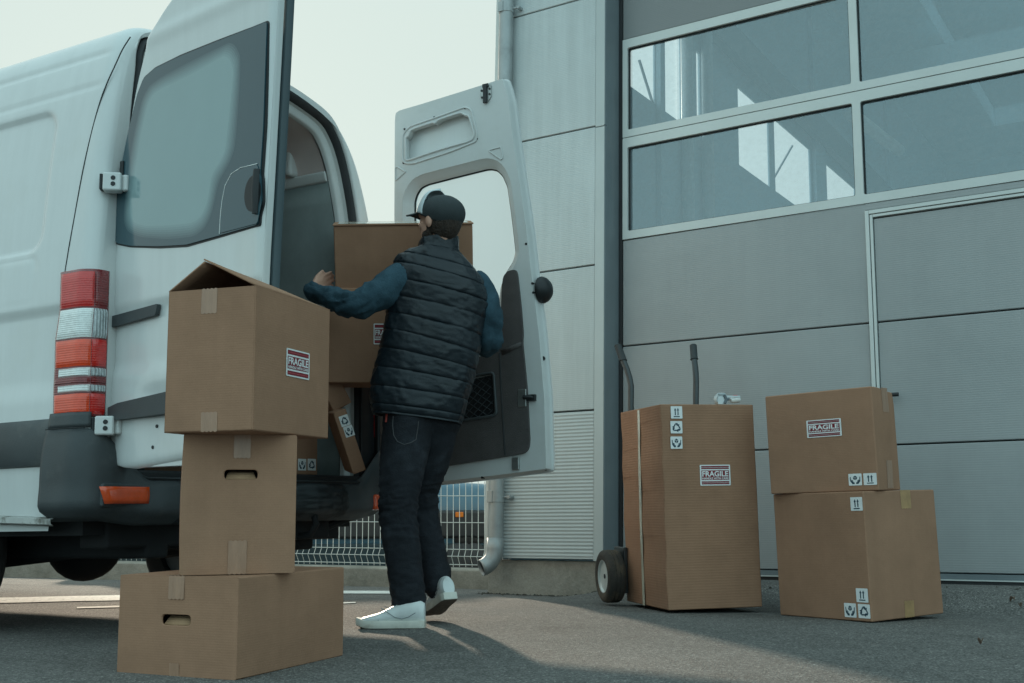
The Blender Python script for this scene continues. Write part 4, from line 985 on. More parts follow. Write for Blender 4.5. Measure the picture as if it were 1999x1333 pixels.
def film_mat():
    m = bpy.data.materials.new('milky_window_film'); m.use_nodes = True; t = NT(m); b = t.n['Principled BSDF']
    b.inputs['Base Color'].default_value = (.5, .56, .53, 1); b.inputs['Roughness'].default_value = .08
    tr = t.add('ShaderNodeBsdfTranslucent'); tr.inputs[0].default_value = (.46, .62, .72, 1)
    tp = t.add('ShaderNodeBsdfTransparent'); tp.inputs[0].default_value = (.97, .98, .98, 1)
    mx = t.add('ShaderNodeMixShader'); mx.inputs[0].default_value = .12; t.link(tr.outputs[0], mx.inputs[1]); t.link(b.outputs[0], mx.inputs[2])
    m2 = t.add('ShaderNodeMixShader'); m2.inputs[0].default_value = .985; t.link(tp.outputs[0], m2.inputs[1]); t.link(mx.outputs[0], m2.inputs[2])
    t.link(m2.outputs[0], t.n['Material Output'].inputs['Surface']); return m
van = empty('delivery_van', VM, 'white high roof delivery van with both rear doors open', 'van')
LP = [(-.075, .42), (-.095, .62), (-.105, .9), (-.105, 1.2), (-.10, 1.4), (-.088, 1.6), (-.066, 1.85), (-.035, 2.10), (-.005, 2.26), (.028, 2.365), (.075, 2.425), (.15, 2.462), (.30, 2.49), (.55, 2.515), (.82, 2.525)]
RP_ = [(1.72, .42), (1.735, .62), (1.745, .9), (1.745, 1.2), (1.74, 1.4), (1.725, 1.62), (1.69, 1.92), (1.605, 2.16), (1.52, 2.305), (1.41, 2.41), (1.30, 2.457), (1.15, 2.492), (.98, 2.515)]
prof = spl(LP + RP_[::-1], 16)
# resample evenly (about 11 mm on the left side, coarser on the right)
def resample(pts, step):
    out = [pts[0]]; acc = 0
    for i in range(1, len(pts)):
        a, b = V((*pts[i - 1], 0)), V((*pts[i], 0)); L = (b - a).length; pos = 0
        while acc + (L - pos) >= step:
            pos += step - acc; q = a.lerp(b, pos / L); out.append((q.x, q.y)); acc = 0
        acc += L - pos
    out.append(pts[-1]); return out
prof = resample(prof, .0115)
def pnorm(P, i):
    a, b = P[max(i - 1, 0)], P[min(i + 1, len(P) - 1)]; d = V((b[0] - a[0], b[1] - a[1], 0)).normalized(); return V((d.y, -d.x, 0))   # inward
NPR = [pnorm(prof, i) for i in range(len(prof))]
BUMP_GAP = .82
def rr_sd(y, z, y0, y1, z0, z1, r):   # signed distance to a rounded rectangle
    dx = abs(y - (y0 + y1) / 2) - (y1 - y0) / 2 + r; dz = abs(z - (z0 + z1) / 2) - (z1 - z0) / 2 + r
    return math.hypot(max(dx, 0), max(dz, 0)) + min(max(dx, dz), 0) - r
def side_disp(y, z, left):
    d = 0.0
    d += .014 * (1 - sstep(1.235, 1.285, z)) * sstep(.9, 1.0, z)          # body steps in below the long crease
    for zc, am, wd in ((2.312, .007, .010), (2.168, .006, .009)): d += am * math.exp(-((z - zc) / wd) ** 2) * sstep(.02, .12, y)
    if y > .2:
        s1 = rr_sd(y, z, .30, 2.2, 1.50, 2.11, .09); d += .017 * (1 - sstep(-.022, .004, s1))
        s2 = rr_sd(y, z, .33, 2.2, 1.30, 1.485, .03); d += .006 * math.exp(-(s2 / .008) ** 2) * (1 if z > 1.44 else .2)
    return d
def body_ring(y, inset, zmin=0):
    R = []
    for i, (x, z) in enumerate(prof):
        n_ = NPR[i]; left = x < .5
        d = inset + (side_disp(y, z, left) if z < 2.4 else 0)
        R.append(vp(x + n_.x * d, y, max(z + n_.y * d, .505) if y < .21 else z + n_.y * d))
    return R
ys = [0, .004, .01, .02, .032, .046, .06, .075] + [.09 + .0145 * i for i in range(60)] + [1.05, 1.2, 1.5, 2.0, 2.5, 3.0, 3.5, 4.0, 4.3]
rings = []
for y in ys:
    ins = .05 * (1 - math.sqrt(max(0, 1 - (1 - min(y, .075) / .075) ** 2)))
    rings.append(body_ring(y, ins))
k = MB(); k.loft(rings, False, False)
body = k.build('body', M_WHITE, van, recalc=False, ang=60)
# nose of the van: screen, bonnet
k = MB(); R0 = [(x, z) for x, z in prof[::6]]; rings = []
for y, sc_, zt_ in ((4.3, 1, 2.525), (4.7, .985, 2.42), (5.2, .97, 1.95), (5.55, .95, 1.35), (5.9, .90, 1.12), (6.1, .82, .9)):
    rings.append([vp(.82 + (x - .82) * sc_, y, min(z, zt_ - .05 * abs((x - .82) / .9) ** 2) if z > .5 else z) for x, z in R0])
k.loft(rings, False, False); k.add(rings[-1], [tuple(range(len(rings[-1])))]); k.build('cab', M_WHITE, van, ang=50)
k = MB(); k.add([vp(.12, 4.82, 2.30), vp(1.52, 4.82, 2.30), vp(1.60, 5.46, 1.46), vp(.04, 5.46, 1.46)], [(0, 1, 2, 3)]); k.build('windscreen', M_GLS, van, solid=.02)
# seams on the body side
def seam(pts, nm='body_seam', r=.0026, m=None):
    k = MB(); k.tube(pts, r, 6); return k.build(nm, m or M_GAP, van)
def on_side(px, py, lift=.0):
    P = vpl(SIDE, px, py); z = P.z
    best = min((i for i in range(len(prof)) if prof[i][0] < .5), key=lambda i: abs(prof[i][1] - z))
    x = prof[best][0] + side_disp(P.y, z, True) - lift; return V((x, P.y, z))
gp = [on_side(px, py) for px, py in ((205, 50), (197, 78), (190, 110), (179, 150), (170, 190), (160, 250), (150, 330), (140, 420), (133, 480), (127, 530))]
seam([VM @ V(q) for q in spl([tuple(g) for g in gp], 5)])
# rear frame ------------------------------------------------------
def mirror_open():
    right = [(1.60, .645), (1.605, 1.0), (1.60, 1.4), (1.588, 1.7), (1.559, 1.93), (1.516, 2.10), (1.465, 2.24), (1.40, 2.345), (1.309, 2.418), (1.15, 2.455), (.98, 2.475)]
    left = [(.04, .645), (.035, 1.0), (.04, 1.4), (.045, 1.7), (.06, 1.93), (.072, 2.10), (.085, 2.24), (.095, 2.345), (.15, 2.415), (.36, 2.452), (.66, 2.475)]
    return spl(left + [(.82, 2.48)] + right[::-1], 5)
OPEN = mirror_open()
ONR = [pnorm(OPEN, i) for i in range(len(OPEN))]
def oring(d, y): return [vp(x + ONR[i].x * d, y, max(z + ONR[i].y * d, .645)) for i, (x, z) in enumerate(OPEN)]
# flange between body edge and opening
NB_ = len(OPEN)
bodyE = resample([(x + NPR[i].x * .05, z + NPR[i].y * .05) for i, (x, z) in enumerate(prof)], .001)
zsplit = [i for i, q in enumerate(bodyE) if q[1] >= .645]; bodyE = bodyE[zsplit[0]:zsplit[-1] + 1]
def pick(P, n):
    L = [0]
    for i in range(1, len(P)): L.append(L[-1] + math.dist(P[i], P[i - 1]))
    out = []; j = 0
    for i in range(n):
        t_ = L[-1] * i / (n - 1)
        while j < len(L) - 2 and L[j + 1] < t_: j += 1
        out.append(P[j])
    return out
OL = [0]
for i in range(1, NB_): OL.append(OL[-1] + math.dist(OPEN[i], OPEN[i - 1]))
BL = [0]
for i in range(1, len(bodyE)): BL.append(BL[-1] + math.dist(bodyE[i], bodyE[i - 1]))
def body_at(fr):
    t_ = fr * BL[-1]; import bisect
    j = min(max(bisect.bisect(BL, t_) - 1, 0), len(bodyE) - 1); return bodyE[j]
outer = [vp(body_at(OL[i] / OL[-1])[0], 0, body_at(OL[i] / OL[-1])[1]) for i in range(NB_)]
k = MB(); k.loft([outer, oring(-.012, -.004), oring(-.004, .0), oring(.0, .01), oring(.004, .045)], False, False)
k.build('rear_frame', M_WHITE, van, ang=50)
k = MB(); k.loft([oring(.003, .03), oring(.008, .006), oring(.022, -.004), oring(.036, .004), oring(.045, .03)], False, False); k.build('door_seal', M_RUB, van, ang=60)
k = MB(); k.loft([oring(.045, .03), oring(.047, .05), oring(.06, .048), oring(.068, .053), oring(.080, .055), oring(.086, .064), oring(.087, .082), oring(.06, .09)], False, False); k.build('inner_frame', M_WINN, van, ang=50)
for px, py in ((666, 344), (668, 361), (679, 423), (706, 770), (706, 850)):
    P = vpl(REAR.off(-.056), px, py); k = MB(); k.tube([vp(P.x, .05, P.z), vp(P.x, .062, P.z)], .006, 8); k.build('frame_hole', M_GAP, van)
# cargo space
k = MB()
wall = [(x + ONR[i].x * .072, z + ONR[i].y * .072) for i, (x, z) in enumerate(OPEN)]
k.loft([[vp(x, y, max(z, .66)) for x, z in wall] for y in (.10, 1.0, 2.0, 3.2)], False, False); k.build('cargo_wall', M_CARGO, van, recalc=False, ang=50)
k = MB(); k.box(VM, (.02, 3.2, .5), (1.62, 3.22, 2.5)); k.build('bulkhead', M_CARGO, van)
k = MB(); k.box(VM, (.03, .03, .60), (1.61, 3.2, .648)); k.build('cargo_floor', M_PLAD, van, bevel=.004)
XW = 1.405
RWP = Pl(VO + bx_ * XW, ay_, uz_, -bx_)
def rw(px, py): a, b = RWP.uv(px, py); return a, b
p0, p1 = rw(545, 388), rw(655, 357)
zt_ = (p0[1] + p1[1]) / 2
rgt = sorted([(z, x) for x, z in wall if x > .82]); wx = lambda z: interp2(rgt, z)
def interp2(t, z):
    if z <= t[0][0]: return t[0][1]
    for (za, a), (zb, b) in zip(t, t[1:]):
        if z <= zb and zb > za: return lerp(a, b, (z - za) / (zb - za))
    return t[-1][1]
lo_, hi_ = 1.5, 2.35
for _ in range(40):
    m_ = (lo_ + hi_) / 2
    if proj(vp(wx(m_) - .01, .12, m_))[1] > 356: lo_ = m_
    else: hi_ = m_
zt_ = lo_
zz_ = [.65 + (zt_ - .65) * i / 14 for i in range(15)]
k = MB(); k.loft([[vp(wx(z) - .010, y, z) for z in zz_] for y in (.088, 1.0, 3.15)], False, False); lin = k.build('cargo_lining', M_PLY, van, recalc=False, ang=50, solid=.008)
k = MB(); k.box(VM, (.215, .165, .65), (.227, 3.15, 2.0)); k.build('cargo_lining', M_PLY, van, bevel=.003)
k = MB(); k.loft([[vp(wx(z) - c, y, z) for z, c in ((zt_ - .004, .004), (zt_ - .002, .022), (zt_ + .02, .026), (zt_ + .045, .024), (zt_ + .055, .004))] for y in (.088, 1.0, 3.15)]); k.build('wall_rail', M_WINN, van, bevel=.012)
# upper wall of the cargo space with its posts and openings
def wall_x(z):
    best = min((q for q in wall if q[0] > .82), key=lambda q: abs(q[1] - z)); return best[0]
for y in (.40, 1.2, 2.0):
    pts = [vp(wx(z) - .022, y, z) for z in [lerp(zt_ + .03, 2.37, i_ / 7) for i_ in range(8)]]
    k = MB(); k.tube(pts, [.04, .03, .026, .026, .026, .028, .032, .04], 8, flat=.8); k.build('roof_post', M_WINN, van, ang=50)
    k = MB(); k.box(VM, (wall_x(2.25) - .03, y - .13, 2.17), (wall_x(2.25) + .04, y - .08, 2.32)); k.build('bracket', M_WINN, van, bevel=.02)
    for z0, z1 in ((zt_ + .10, zt_ + .17), (zt_ + .19, zt_ + .30)):
        k = MB(); k.box(VM, (wall_x((z0 + z1) / 2) - .012, y + .05, z0), (wall_x((z0 + z1) / 2) + .03, y + .17, z1)); k.build('wall_pocket', M_GAP, van, bevel=.012)
for y in (.3, .75, 1.3, 1.9, 2.6):
    k = MB(); k.box(VM, (.25, y - .04, 2.345), (1.38, y + .04, 2.38)); k.build('roof_rib', M_CARGO, van, bevel=.015)
# sill of the cargo bay
k = MB(); k.box(VM, (.02, -.035, .575), (1.62, .06, .642)); k.box(VM, (.05, -.055, .585), (1.59, -.036, .618)); k.build('cargo_sill', M_PLAD, van, bevel=.008)
# tail lamp -------------------------------------------------------
def corner(s, out=0.0, r=.06, x0=-.105, y0=0.0):
    """plan path round the left rear corner; s is metres along, 0 where the side starts to turn"""
    q = math.pi / 2 * r
    if s < 0: return (x0 - out, y0 + r - s)
    if s < q:
        a = s / r; return (x0 + r - (r + out) * math.cos(a), y0 + r - (r + out) * math.sin(a))
    return (x0 + r + (s - q), y0 - out)
zs_ = [(530, 'TL'), (603, ''), (663, ''), (718, ''), (738, ''), (750, ''), (768, ''), (811, '')]
def zside(py, px=150): return vpl(SIDE, px, py).z
zl = [zside(p) for p in (531, 602, 662, 717, 737, 750, 767, 811)]
LE = [on_side(*q).y for q in ((125, 531), (123, 602), (114, 662), (113, 717), (111, 750), (110, 811))]
def ledge(z):   # front edge of the lamp on the body side
    t = [(zl[7], LE[5]), (zl[5], LE[4]), (zl[3], LE[3]), (zl[2], LE[2]), (zl[1], LE[1]), (zl[0], LE[0])]
    z = min(max(z, t[0][0]), t[-1][0])
    for (za, ya), (zb, yb) in zip(t, t[1:]):
        if za <= z <= zb: return lerp(ya, yb, (z - za) / (zb - za))
    return .285
bands = [(0, M_TRED), (1, M_TCLR), (2, M_TORA), (3, M_TCLR), (4, M_TREDD), (5, M_TCLR), (6, M_TORA)]
lampb = MB(); s_end = .115
def lp(fr, z, out): 
    s0 = -(ledge(z) - .06); s = lerp(s0, s_end, fr); x, y = corner(s, out); return vp(x, y, z)
lamp = None
e_out = lambda fr: .004 + .014 * math.sin(math.pi * min(max(fr, 0), 1)) ** .35
k = MB(); k.grid(lambda u, v: lp(-.012 + 1.024 * u, lerp(zl[7] - .006, zl[0] + .006, v), .004), 30, 30); lamp = k.build('tail_lamp', M_TREDD, van, recalc=False, solid=.008)
for i, m in bands:
    zt, zb = zl[i], zl[i + 1]; clear = m is M_TCLR and i > 2
    f0, f1, f2 = (.10 if clear else .015), .74, .985
    for (fa, fb), mm in (((f0, f1 - .004), m), ((f1 + .004, f2), {0: M_TREDD, 1: M_TGRY, 2: M_TRED, 3: M_TGRY, 4: M_TREDD, 5: M_TGRY, 6: M_TRED}[i])):
        k = MB(); zz0, zz1 = zb + .0035, zt - .0035
        def fn(u, v, fa=fa, fb=fb):
            fr = lerp(fa, fb, u); e_ = min(1, math.sin(math.pi * min(max(u, .0), 1)) * 8, math.sin(math.pi * min(max(v, 0), 1)) * 5 + .0)
            return lp(fr, lerp(zz0, zz1, v), .0085 + .0055 * max(e_, 0))
        k.grid(fn, 22, 8); k.build('lamp_lens', mm, lamp, recalc=False)
# side trim strip, bumper corner, bumper ---------------------------
t0, t1, b0_, b1_ = on_side(0, 826), on_side(107, 815), on_side(0, 918), on_side(79, 907)
zt0, zb0 = (t0.z + t1.z) / 2, (b0_.z + b1_.z) / 2
yb_ = on_side(98, 905).y; ym_ = on_side(104, 865).y; YS = yb_ - .07
k = MB()
sec = [(0, zb0), (-.012, zb0 + .006), (-.020, zb0 + .03), (-.022, (zb0 + zt0) / 2), (-.018, zt0 - .035), (-.012, zt0 - .02), (-.004, zt0 - .004), (.004, zt0)]
k.loft([[vp(-.10 + x, y, z) for x, z in sec] for y in (ym_, ym_ + .015, ym_ + .05, .6, .9, 1.2)], False, False)
k.build('side_moulding', M_PLA, van, ang=40, solid=.004)
def btop(s): return .795 if s < .05 else lerp(.795, .615, sstep(.05, .34, s))
def bpath(s): return corner(s, .03, .09, -.105, -.02)
k = MB(); rows_ = 18
ss = [-YS + (YS + .576) * i / 47 for i in range(48)] + [.65, .8, 1.0, 1.2, 1.35, 1.5]
def bsec(s, v):
    z0, z1 = .455 - .02 * sstep(.1, .3, s) , btop(s); z = lerp(z0, z1, v)
    out = .016 + .022 * math.sin(math.pi * min(v * 1.05, 1)) ** .6 + .012 * (1 - sstep(.49, .60, z)) - .05 * (1 - sstep(z0, z0 + .05, z)) * 1.0
    out += .035 * sstep(.15, .4, s) * (1 - sstep(z1 - .035, z1, z))
    s2 = s
    x, y = corner(s2, out, .09, -.105, -.02)
    return vp(x, y, z)
k.grid(lambda u, v: bsec(ss[min(int(u * (len(ss) - 1) + .5), len(ss) - 1)], v), len(ss) - 1, rows_)
# right-hand corner by mirroring about the van's centre line
n0 = len(k.v)
mirx = lambda P: VM @ V((1.64 - (VM.inverted() @ P).x, (VM.inverted() @ P).y, (VM.inverted() @ P).z))
inv = VM.inverted()
mv = []
for q in k.v:
    c = inv @ q; mv.append(VM @ V((1.64 - c.x, c.y, c.z)))
k.add(mv, [tuple(f[::-1]) for f in k.f[:]])
# ledge on top
k.add([vp(.15, -.06, .613), vp(1.49, -.06, .613), vp(1.49, .03, .618), vp(.15, .03, .618)], [(0, 1, 2, 3)])
bump = k.build('bumper', M_PLA, van, recalc=False, ang=60, solid=.006)
k = MB(); k.grid(lambda u, v: vp(*corner(lerp(-YS + .012, .075, u), .0185 - .006 * v, .09, -.105, -.02), lerp(.80, .856, v)), 16, 4); k.build('bumper_cap', M_PLA, bump, recalc=False, solid=.005)
k = MB(); k.grid(lambda u, v: mirx(vp(*corner(lerp(-YS + .012, .075, u), .0185 - .006 * v, .09, -.105, -.02), lerp(.80, .856, v))), 16, 4); k.build('bumper_cap', M_PLA, bump, recalc=False, solid=.005)
k = MB(); k.grid(lambda u, v: mirx(lp(-.012 + 1.024 * u, lerp(zl[7] - .006, zl[0] + .006, v), .006)), 24, 24); k.build('tail_lamp', M_TREDD, van, recalc=False, solid=.012)
k = MB(); k.box(VM, (1.565, -.012, .625), (1.672, .004, 1.13)); k.build('added_dark_panel', M_PLAD, van, bevel=.004)  # black panel added for the dark of seal and shadow on the frame
k = MB(); k.box(VM, (1.676, -.035, .62), (1.80, .02, 1.17)); k.build('added_dark_block', M_PLAD, van, bevel=.012)  # black block added for shadow and dark plastic beside the frame
k = MB()
def strip_line(z): return [vp(*corner(s, .032, .09, -.105, -.02), z) for s in (-YS + .012, -.06, 0, .06)]
k.tube(strip_line(.796), .0022, 6); k.build('bumper_seam', M_GAP, bump)
def refl(s0, s1, z0, z1):
    k = MB(); k.grid(lambda u, v: vp(*corner(lerp(s0 + .012 * (1 - v), s1, u), .068 + .003 * math.sin(math.pi * v), .09, -.105, -.02), lerp(z0, z1, v)), 10, 4); return k
P0_, P1_ = vpl(REAR.off(.06), 200, 950), vpl(REAR.off(.06), 276, 983)
k = refl(.15 + (P0_.x - (-.015)) * 1.0, .15 + (P1_.x + .015) * 1.0, P1_.z, P0_.z)
k.build('reflector', M_REFL, bump, recalc=False, solid=.006)
k = MB(); k.box(VM, (P0_.x - .01, -.073, P1_.z - .014), (P1_.x + .03, -.05, P0_.z + .014)); k.build('reflector_recess', M_PLA, bump, bevel=.012)
k = MB(); k.box(VM, (1.575, -.088, .478), (1.70, -.03, .556)); k.build('reflector', M_REFL, bump, bevel=.02)
# sill below the moulding, dirty
M_DIRTW = mat('dirty_white_sill', (.52, .52, .50), .6, var=.2, vscale=6, col2=(.10, .085, .06), c2scale=9, c2lo=.50, c2hi=.62)
k = MB(); k.loft([[vp(-.10 + x, y, z + .035 * (y - .35)) for x, z in ((-.0, .445), (-.012, .452), (-.014, .47), (.02, .475))] for y in (yb_ - .03, yb_ - .01, yb_ + .02, .8, 1.2)], False, False); k.build('sill', M_DIRTW, van, solid=.004)
# underside
k = MB(); k.box(VM, (.0, .12, .40), (1.64, 4.0, .47)); k.build('floor_pan', M_UNDER, van)
for nm, lo, hi in (('chassis_rail', (.30, .1, .30), (.42, 3.2, .42)), ('chassis_rail', (1.22, .1, .30), (1.34, 3.2, .42)), ('cross_member', (.10, .10, .345), (1.54, .26, .46)), ('spare_carrier', (.55, .28, .33), (1.1, .60, .42)), ('tow_bar', (1.02, .02, .35), (1.36, .14, .46))):
    k = MB(); k.box(VM, lo, hi); k.build(nm, M_UNDER, van, bevel=.015)
k = MB(); k.tube([vp(1.36, .05, .40), vp(1.50, .03, .44), vp(1.56, .02, .455)], .02, 8); k.build('exhaust', M_UNDER, van)
k = MB(); k.tube([vp(1.14, -.06, .47), vp(1.14, -.075, .42), vp(1.14, -.04, .37), vp(1.14, .08, .36)], .016, 10); k.build('tow_hook', M_UNDER, van)
AX = 1.07
k = MB(); k.ell(vp(.82, AX, .335), .17, .19, .165); k.tube([vp(-.0, AX, .34), vp(.55, AX, .34), vp(1.1, AX, .34), vp(1.64, AX, .34)], [.05, .06, .06, .05], 12); k.tube([vp(.82, AX + .1, .34), vp(.82, 3.6, .42)], .045, 10); k.build('rear_axle', M_UNDER, van)
for x_ in (.36, 1.28):
    k = MB(); k.tube([vp(x_, .25, .40), vp(x_, .6, .33), vp(x_, AX, .29), vp(x_, 1.5, .33), vp(x_, 1.9, .40)], .035, 8); k.build('leaf_spring', M_UNDER, van)
for x_, y_ in ((.06, AX), (1.58, AX), (.06, 4.7), (1.58, 4.7)):
    c_ = vp(x_, y_, .335); k = tyre(c_, .335, .2, bx_, 'wheel'); wl = k.build('wheel', M_TYRE, van, ang=50)
    k = MB(); k.tube([c_ - bx_ * .07, c_ + bx_ * .07], .205, 28); k.tube([c_ - bx_ * .085, c_ - bx_ * .06], .07, 16); k.tube([c_ + bx_ * .085, c_ + bx_ * .06], .07, 16); k.build('rim', mat('grey_steel_wheel', (.16, .165, .165), .5, var=.2, vscale=12), wl)
# left rear door ---------------------------------------------------
LPH = math.radians(50); LH = V((-.338 * 4.33, 4.33, 0)); ld = V((math.sin(LPH), -math.cos(LPH), 0)); LD = Pl(LH, ld, (0, 0, 1))
if LD.n.dot(CAM - LH) < 0: LD.n = -LD.n
def interp(tab, z):
    if z <= tab[0][0]: return tab[0][1]
    for (za, a), (zb, b) in zip(tab, tab[1:]):
        if z <= zb: return lerp(a, b, (z - za) / (zb - za))
    return tab[-1][1]
ZB, ZT = .643, 2.60
left_t = [(.643, .10), (.652, .0), (.672, -.055), (.70, -.085), (.78, -.115), (.873, -.126), (1.05, -.128), (1.19, -.123), (1.30, -.120), (1.541, -.096), (1.815, -.062), (2.0, -.028), (2.15, .012), (2.29, .072), (2.355, .128), (2.425, .235), (2.50, .40), (2.555, .62), (2.60, .84)]
right_t = [(.643, .76), (.668, .797), (.70, .806), (1.228, .808), (1.68, .830), (2.22, .856), (2.5, .864), (2.60, .867)]
lt = spl(left_t, 6); rt = spl(right_t, 4)
win = [LD.uv(*q) for q in ((529, 45), (500, 57), (430, 84), (360, 112), (310, 136), (288, 155), (276, 185), (258, 260), (240, 350), (229, 430), (227, 462), (236, 476), (262, 481), (320, 482), (372, 479), (437, 461), (511, 440), (512, 420), (519, 395), (518, 352), (516, 342), (522, 250))]
def door_disp(s, z):
    d = 0.0
    d -= .012 * (1 - sstep(1.225, 1.275, z)) * sstep(.98, 1.05, z)
    d -= .010 * (1 - sstep(.90, .97, z)) * sstep(.05, .25, s)
    d += .008 * math.exp(-((z - 2.30) / .03) ** 2)
    return d
NU, NV = 56, 150
def dfn(u, v):
    z = ZB + (ZT - ZB) * (1 - math.cos(math.pi * v * .5 + 0)) if False else lerp(ZB, ZT, v)
    l_, r_ = interp(lt, z), interp(rt, z); s = lerp(l_, r_, u)
    zz = z
    if v < .12: zz = z + .075 * max(s - .1, 0) * (1 - v / .12)
    ed = min(u * (r_ - l_), (1 - u) * (r_ - l_), (z - ZB) * 1.0 + .002, (ZT - z) + .01)
    e_ = .028; off = -e_ * (1 - math.sqrt(max(0, 1 - (1 - min(ed / e_, 1)) ** 2))) * .8
    return LD.pt(s, zz, .012 + off + door_disp(s, zz))
us = [0, .004, .01, .02, .035] + [.05 + .9 * i / 46 for i in range(47)] + [.965, .98, .99, .996, 1.0]
vs_ = [0, .003, .008, .015, .025] + [.035 + .95 * i / 140 for i in range(141)] + [.993, 1.0]
k = MB(); k.add([dfn(u, v) for v in vs_ for u in us], [(j * len(us) + i, j * len(us) + i + 1, (j + 1) * len(us) + i + 1, (j + 1) * len(us) + i) for j in range(len(vs_) - 1) for i in range(len(us) - 1)])
ldoor = k.build('left_rear_door', M_WHITE, van, recalc=False, ang=60)
# inner shell of that door, edge flange and rubber
ol = [(interp(lt, z) + .006, z) for z in [lerp(ZB + .004, ZT, i / 50) for i in range(51)]] + [(interp(rt, z) - .004, z) for z in [lerp(ZT, ZB + .004, i / 50) for i in range(51)]]
ol2 = [q for i, q in enumerate(ol) if i == 0 or math.dist(q, ol[i - 1]) > .002]
k = MB(); k.prism(LD, ol2, -.042, -.008); k.build('inner_shell', M_WHITE, ldoor, bevel=.006)
k = MB(); rz = [lerp(.68, 2.59, i / 40) for i in range(41)]
k.loft([[LD.pt(interp(rt, z) - .012, z, -.045), LD.pt(interp(rt, z) + .006, z, -.045), LD.pt(interp(rt, z) + .012, z, -.055), LD.pt(interp(rt, z) + .010, z, -.072), LD.pt(interp(rt, z) - .012, z, -.074)] for z in rz]); k.build('edge_rubber', mat('edge_rubber', (.05, .075, .085), .5, var=.1), ldoor, ang=50)
k = MB(); k.loft([[LD.pt(interp(rt, z) - .008, z, -.006), LD.pt(interp(rt, z) + .002, z, -.008), LD.pt(interp(rt, z) + .002, z, -.018), LD.pt(interp(rt, z) - .008, z, -.020)] for z in rz]); k.build('edge_flange', M_WHITE, ldoor, ang=50)
# window: dark border glass, filmed middle
wl_ = rnd(win, .012, 3)
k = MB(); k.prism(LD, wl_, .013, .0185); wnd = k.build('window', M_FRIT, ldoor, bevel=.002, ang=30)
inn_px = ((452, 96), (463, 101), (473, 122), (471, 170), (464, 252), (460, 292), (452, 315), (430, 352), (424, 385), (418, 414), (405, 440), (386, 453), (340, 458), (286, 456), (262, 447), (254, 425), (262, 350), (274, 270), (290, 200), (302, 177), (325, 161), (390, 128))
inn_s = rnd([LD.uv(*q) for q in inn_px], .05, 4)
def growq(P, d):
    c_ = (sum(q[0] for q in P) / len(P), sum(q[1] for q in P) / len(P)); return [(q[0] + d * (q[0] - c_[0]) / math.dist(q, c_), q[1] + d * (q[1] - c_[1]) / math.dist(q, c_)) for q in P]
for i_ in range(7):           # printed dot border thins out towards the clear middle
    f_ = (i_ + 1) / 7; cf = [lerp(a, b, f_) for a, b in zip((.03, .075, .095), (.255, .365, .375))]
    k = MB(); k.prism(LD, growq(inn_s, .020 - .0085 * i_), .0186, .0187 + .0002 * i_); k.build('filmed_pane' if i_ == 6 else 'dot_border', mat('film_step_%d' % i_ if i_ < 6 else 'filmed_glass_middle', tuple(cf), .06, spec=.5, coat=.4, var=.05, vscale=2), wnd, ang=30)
k = MB(); k.loft([[LD.pt(a + da, b + db, c) for (a, b), (da, db) in zip(wl_, [(0, 0)] * len(wl_))] for c in (.012, .0135)], True, False); 
cen = (sum(q[0] for q in wl_) / len(wl_), sum(q[1] for q in wl_) / len(wl_))
grow = lambda q, d: (q[0] + d * (q[0] - cen[0]) / math.dist(q, cen), q[1] + d * (q[1] - cen[1]) / math.dist(q, cen))
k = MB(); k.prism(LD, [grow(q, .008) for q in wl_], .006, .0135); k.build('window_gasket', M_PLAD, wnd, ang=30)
hp = [LD.uv(*q) for q in ((439, 457), (441, 425), (444, 395), (450, 365), (462, 343), (480, 331), (512, 323), (517, 345), (519, 400), (512, 438))]
k = MB(); k.prism(LD, rnd(hp, .01, 3), .0187, .0215); k.build('handle_panel', M_FRIT, ldoor, bevel=.0015, ang=30)
k = MB(); pts_ = [LD.pt(*LD.uv(*q), .0212) for q in ((438, 458), (440, 425), (443, 395), (449, 365), (461, 342), (479, 330), (512, 322))]; k.tube(pts_, .0014, 6); k.build('panel_edge', M_TCLR, ldoor)
hc = LD.uv(503, 380)
k = MB(); N = 28; rr_ = .062
k.loft([[LD.pt(hc[0] + rr_ * s_ * .72 * math.cos(2 * math.pi * i / N), hc[1] + rr_ * s_ * math.sin(2 * math.pi * i / N), c) for i in range(N)] for s_, c in ((1.02, .0216), (.95, .019), (.8, .006), (.5, -.002))]); k.build('handle_recess', M_PLAD, ldoor, ang=40)
k = MB(); k.tube([LD.pt(hc[0] + .022, hc[1] - .075, .024), LD.pt(hc[0] + .026, hc[1], .03), LD.pt(hc[0] + .024, hc[1] + .08, .024)], [.012, .014, .012], 10, flat=.6); k.build('pull_handle', M_PLAD, ldoor)
# rub strip and lamp housing on the door
q_ = [LD.uv(*p) for p in ((214, 622), (317, 594), (313, 616), (213, 644))]
k = MB(); k.prism(LD, rnd(q_, .006, 3), .006, .022); k.build('rub_strip', M_PLA, ldoor, bevel=.004)
q_ = [LD.uv(*p) for p in ((231, 797), (250, 788), (345, 766), (345, 808), (244, 821), (231, 819))]
k = MB(); pr_ = q_; k.prism(LD, rnd(pr_, .004, 3), -.002, .045); k.build('plate_lamp_housing', M_PLA, ldoor, bevel=.012)
for px, py in ((308, 832), (300, 873)):
    a, b = LD.uv(px, py); k = MB(); k.tube([LD.pt(a, b, -.004), LD.pt(a, b, .006)], .0065, 10); k.build('hole_plug', M_SCR, ldoor)
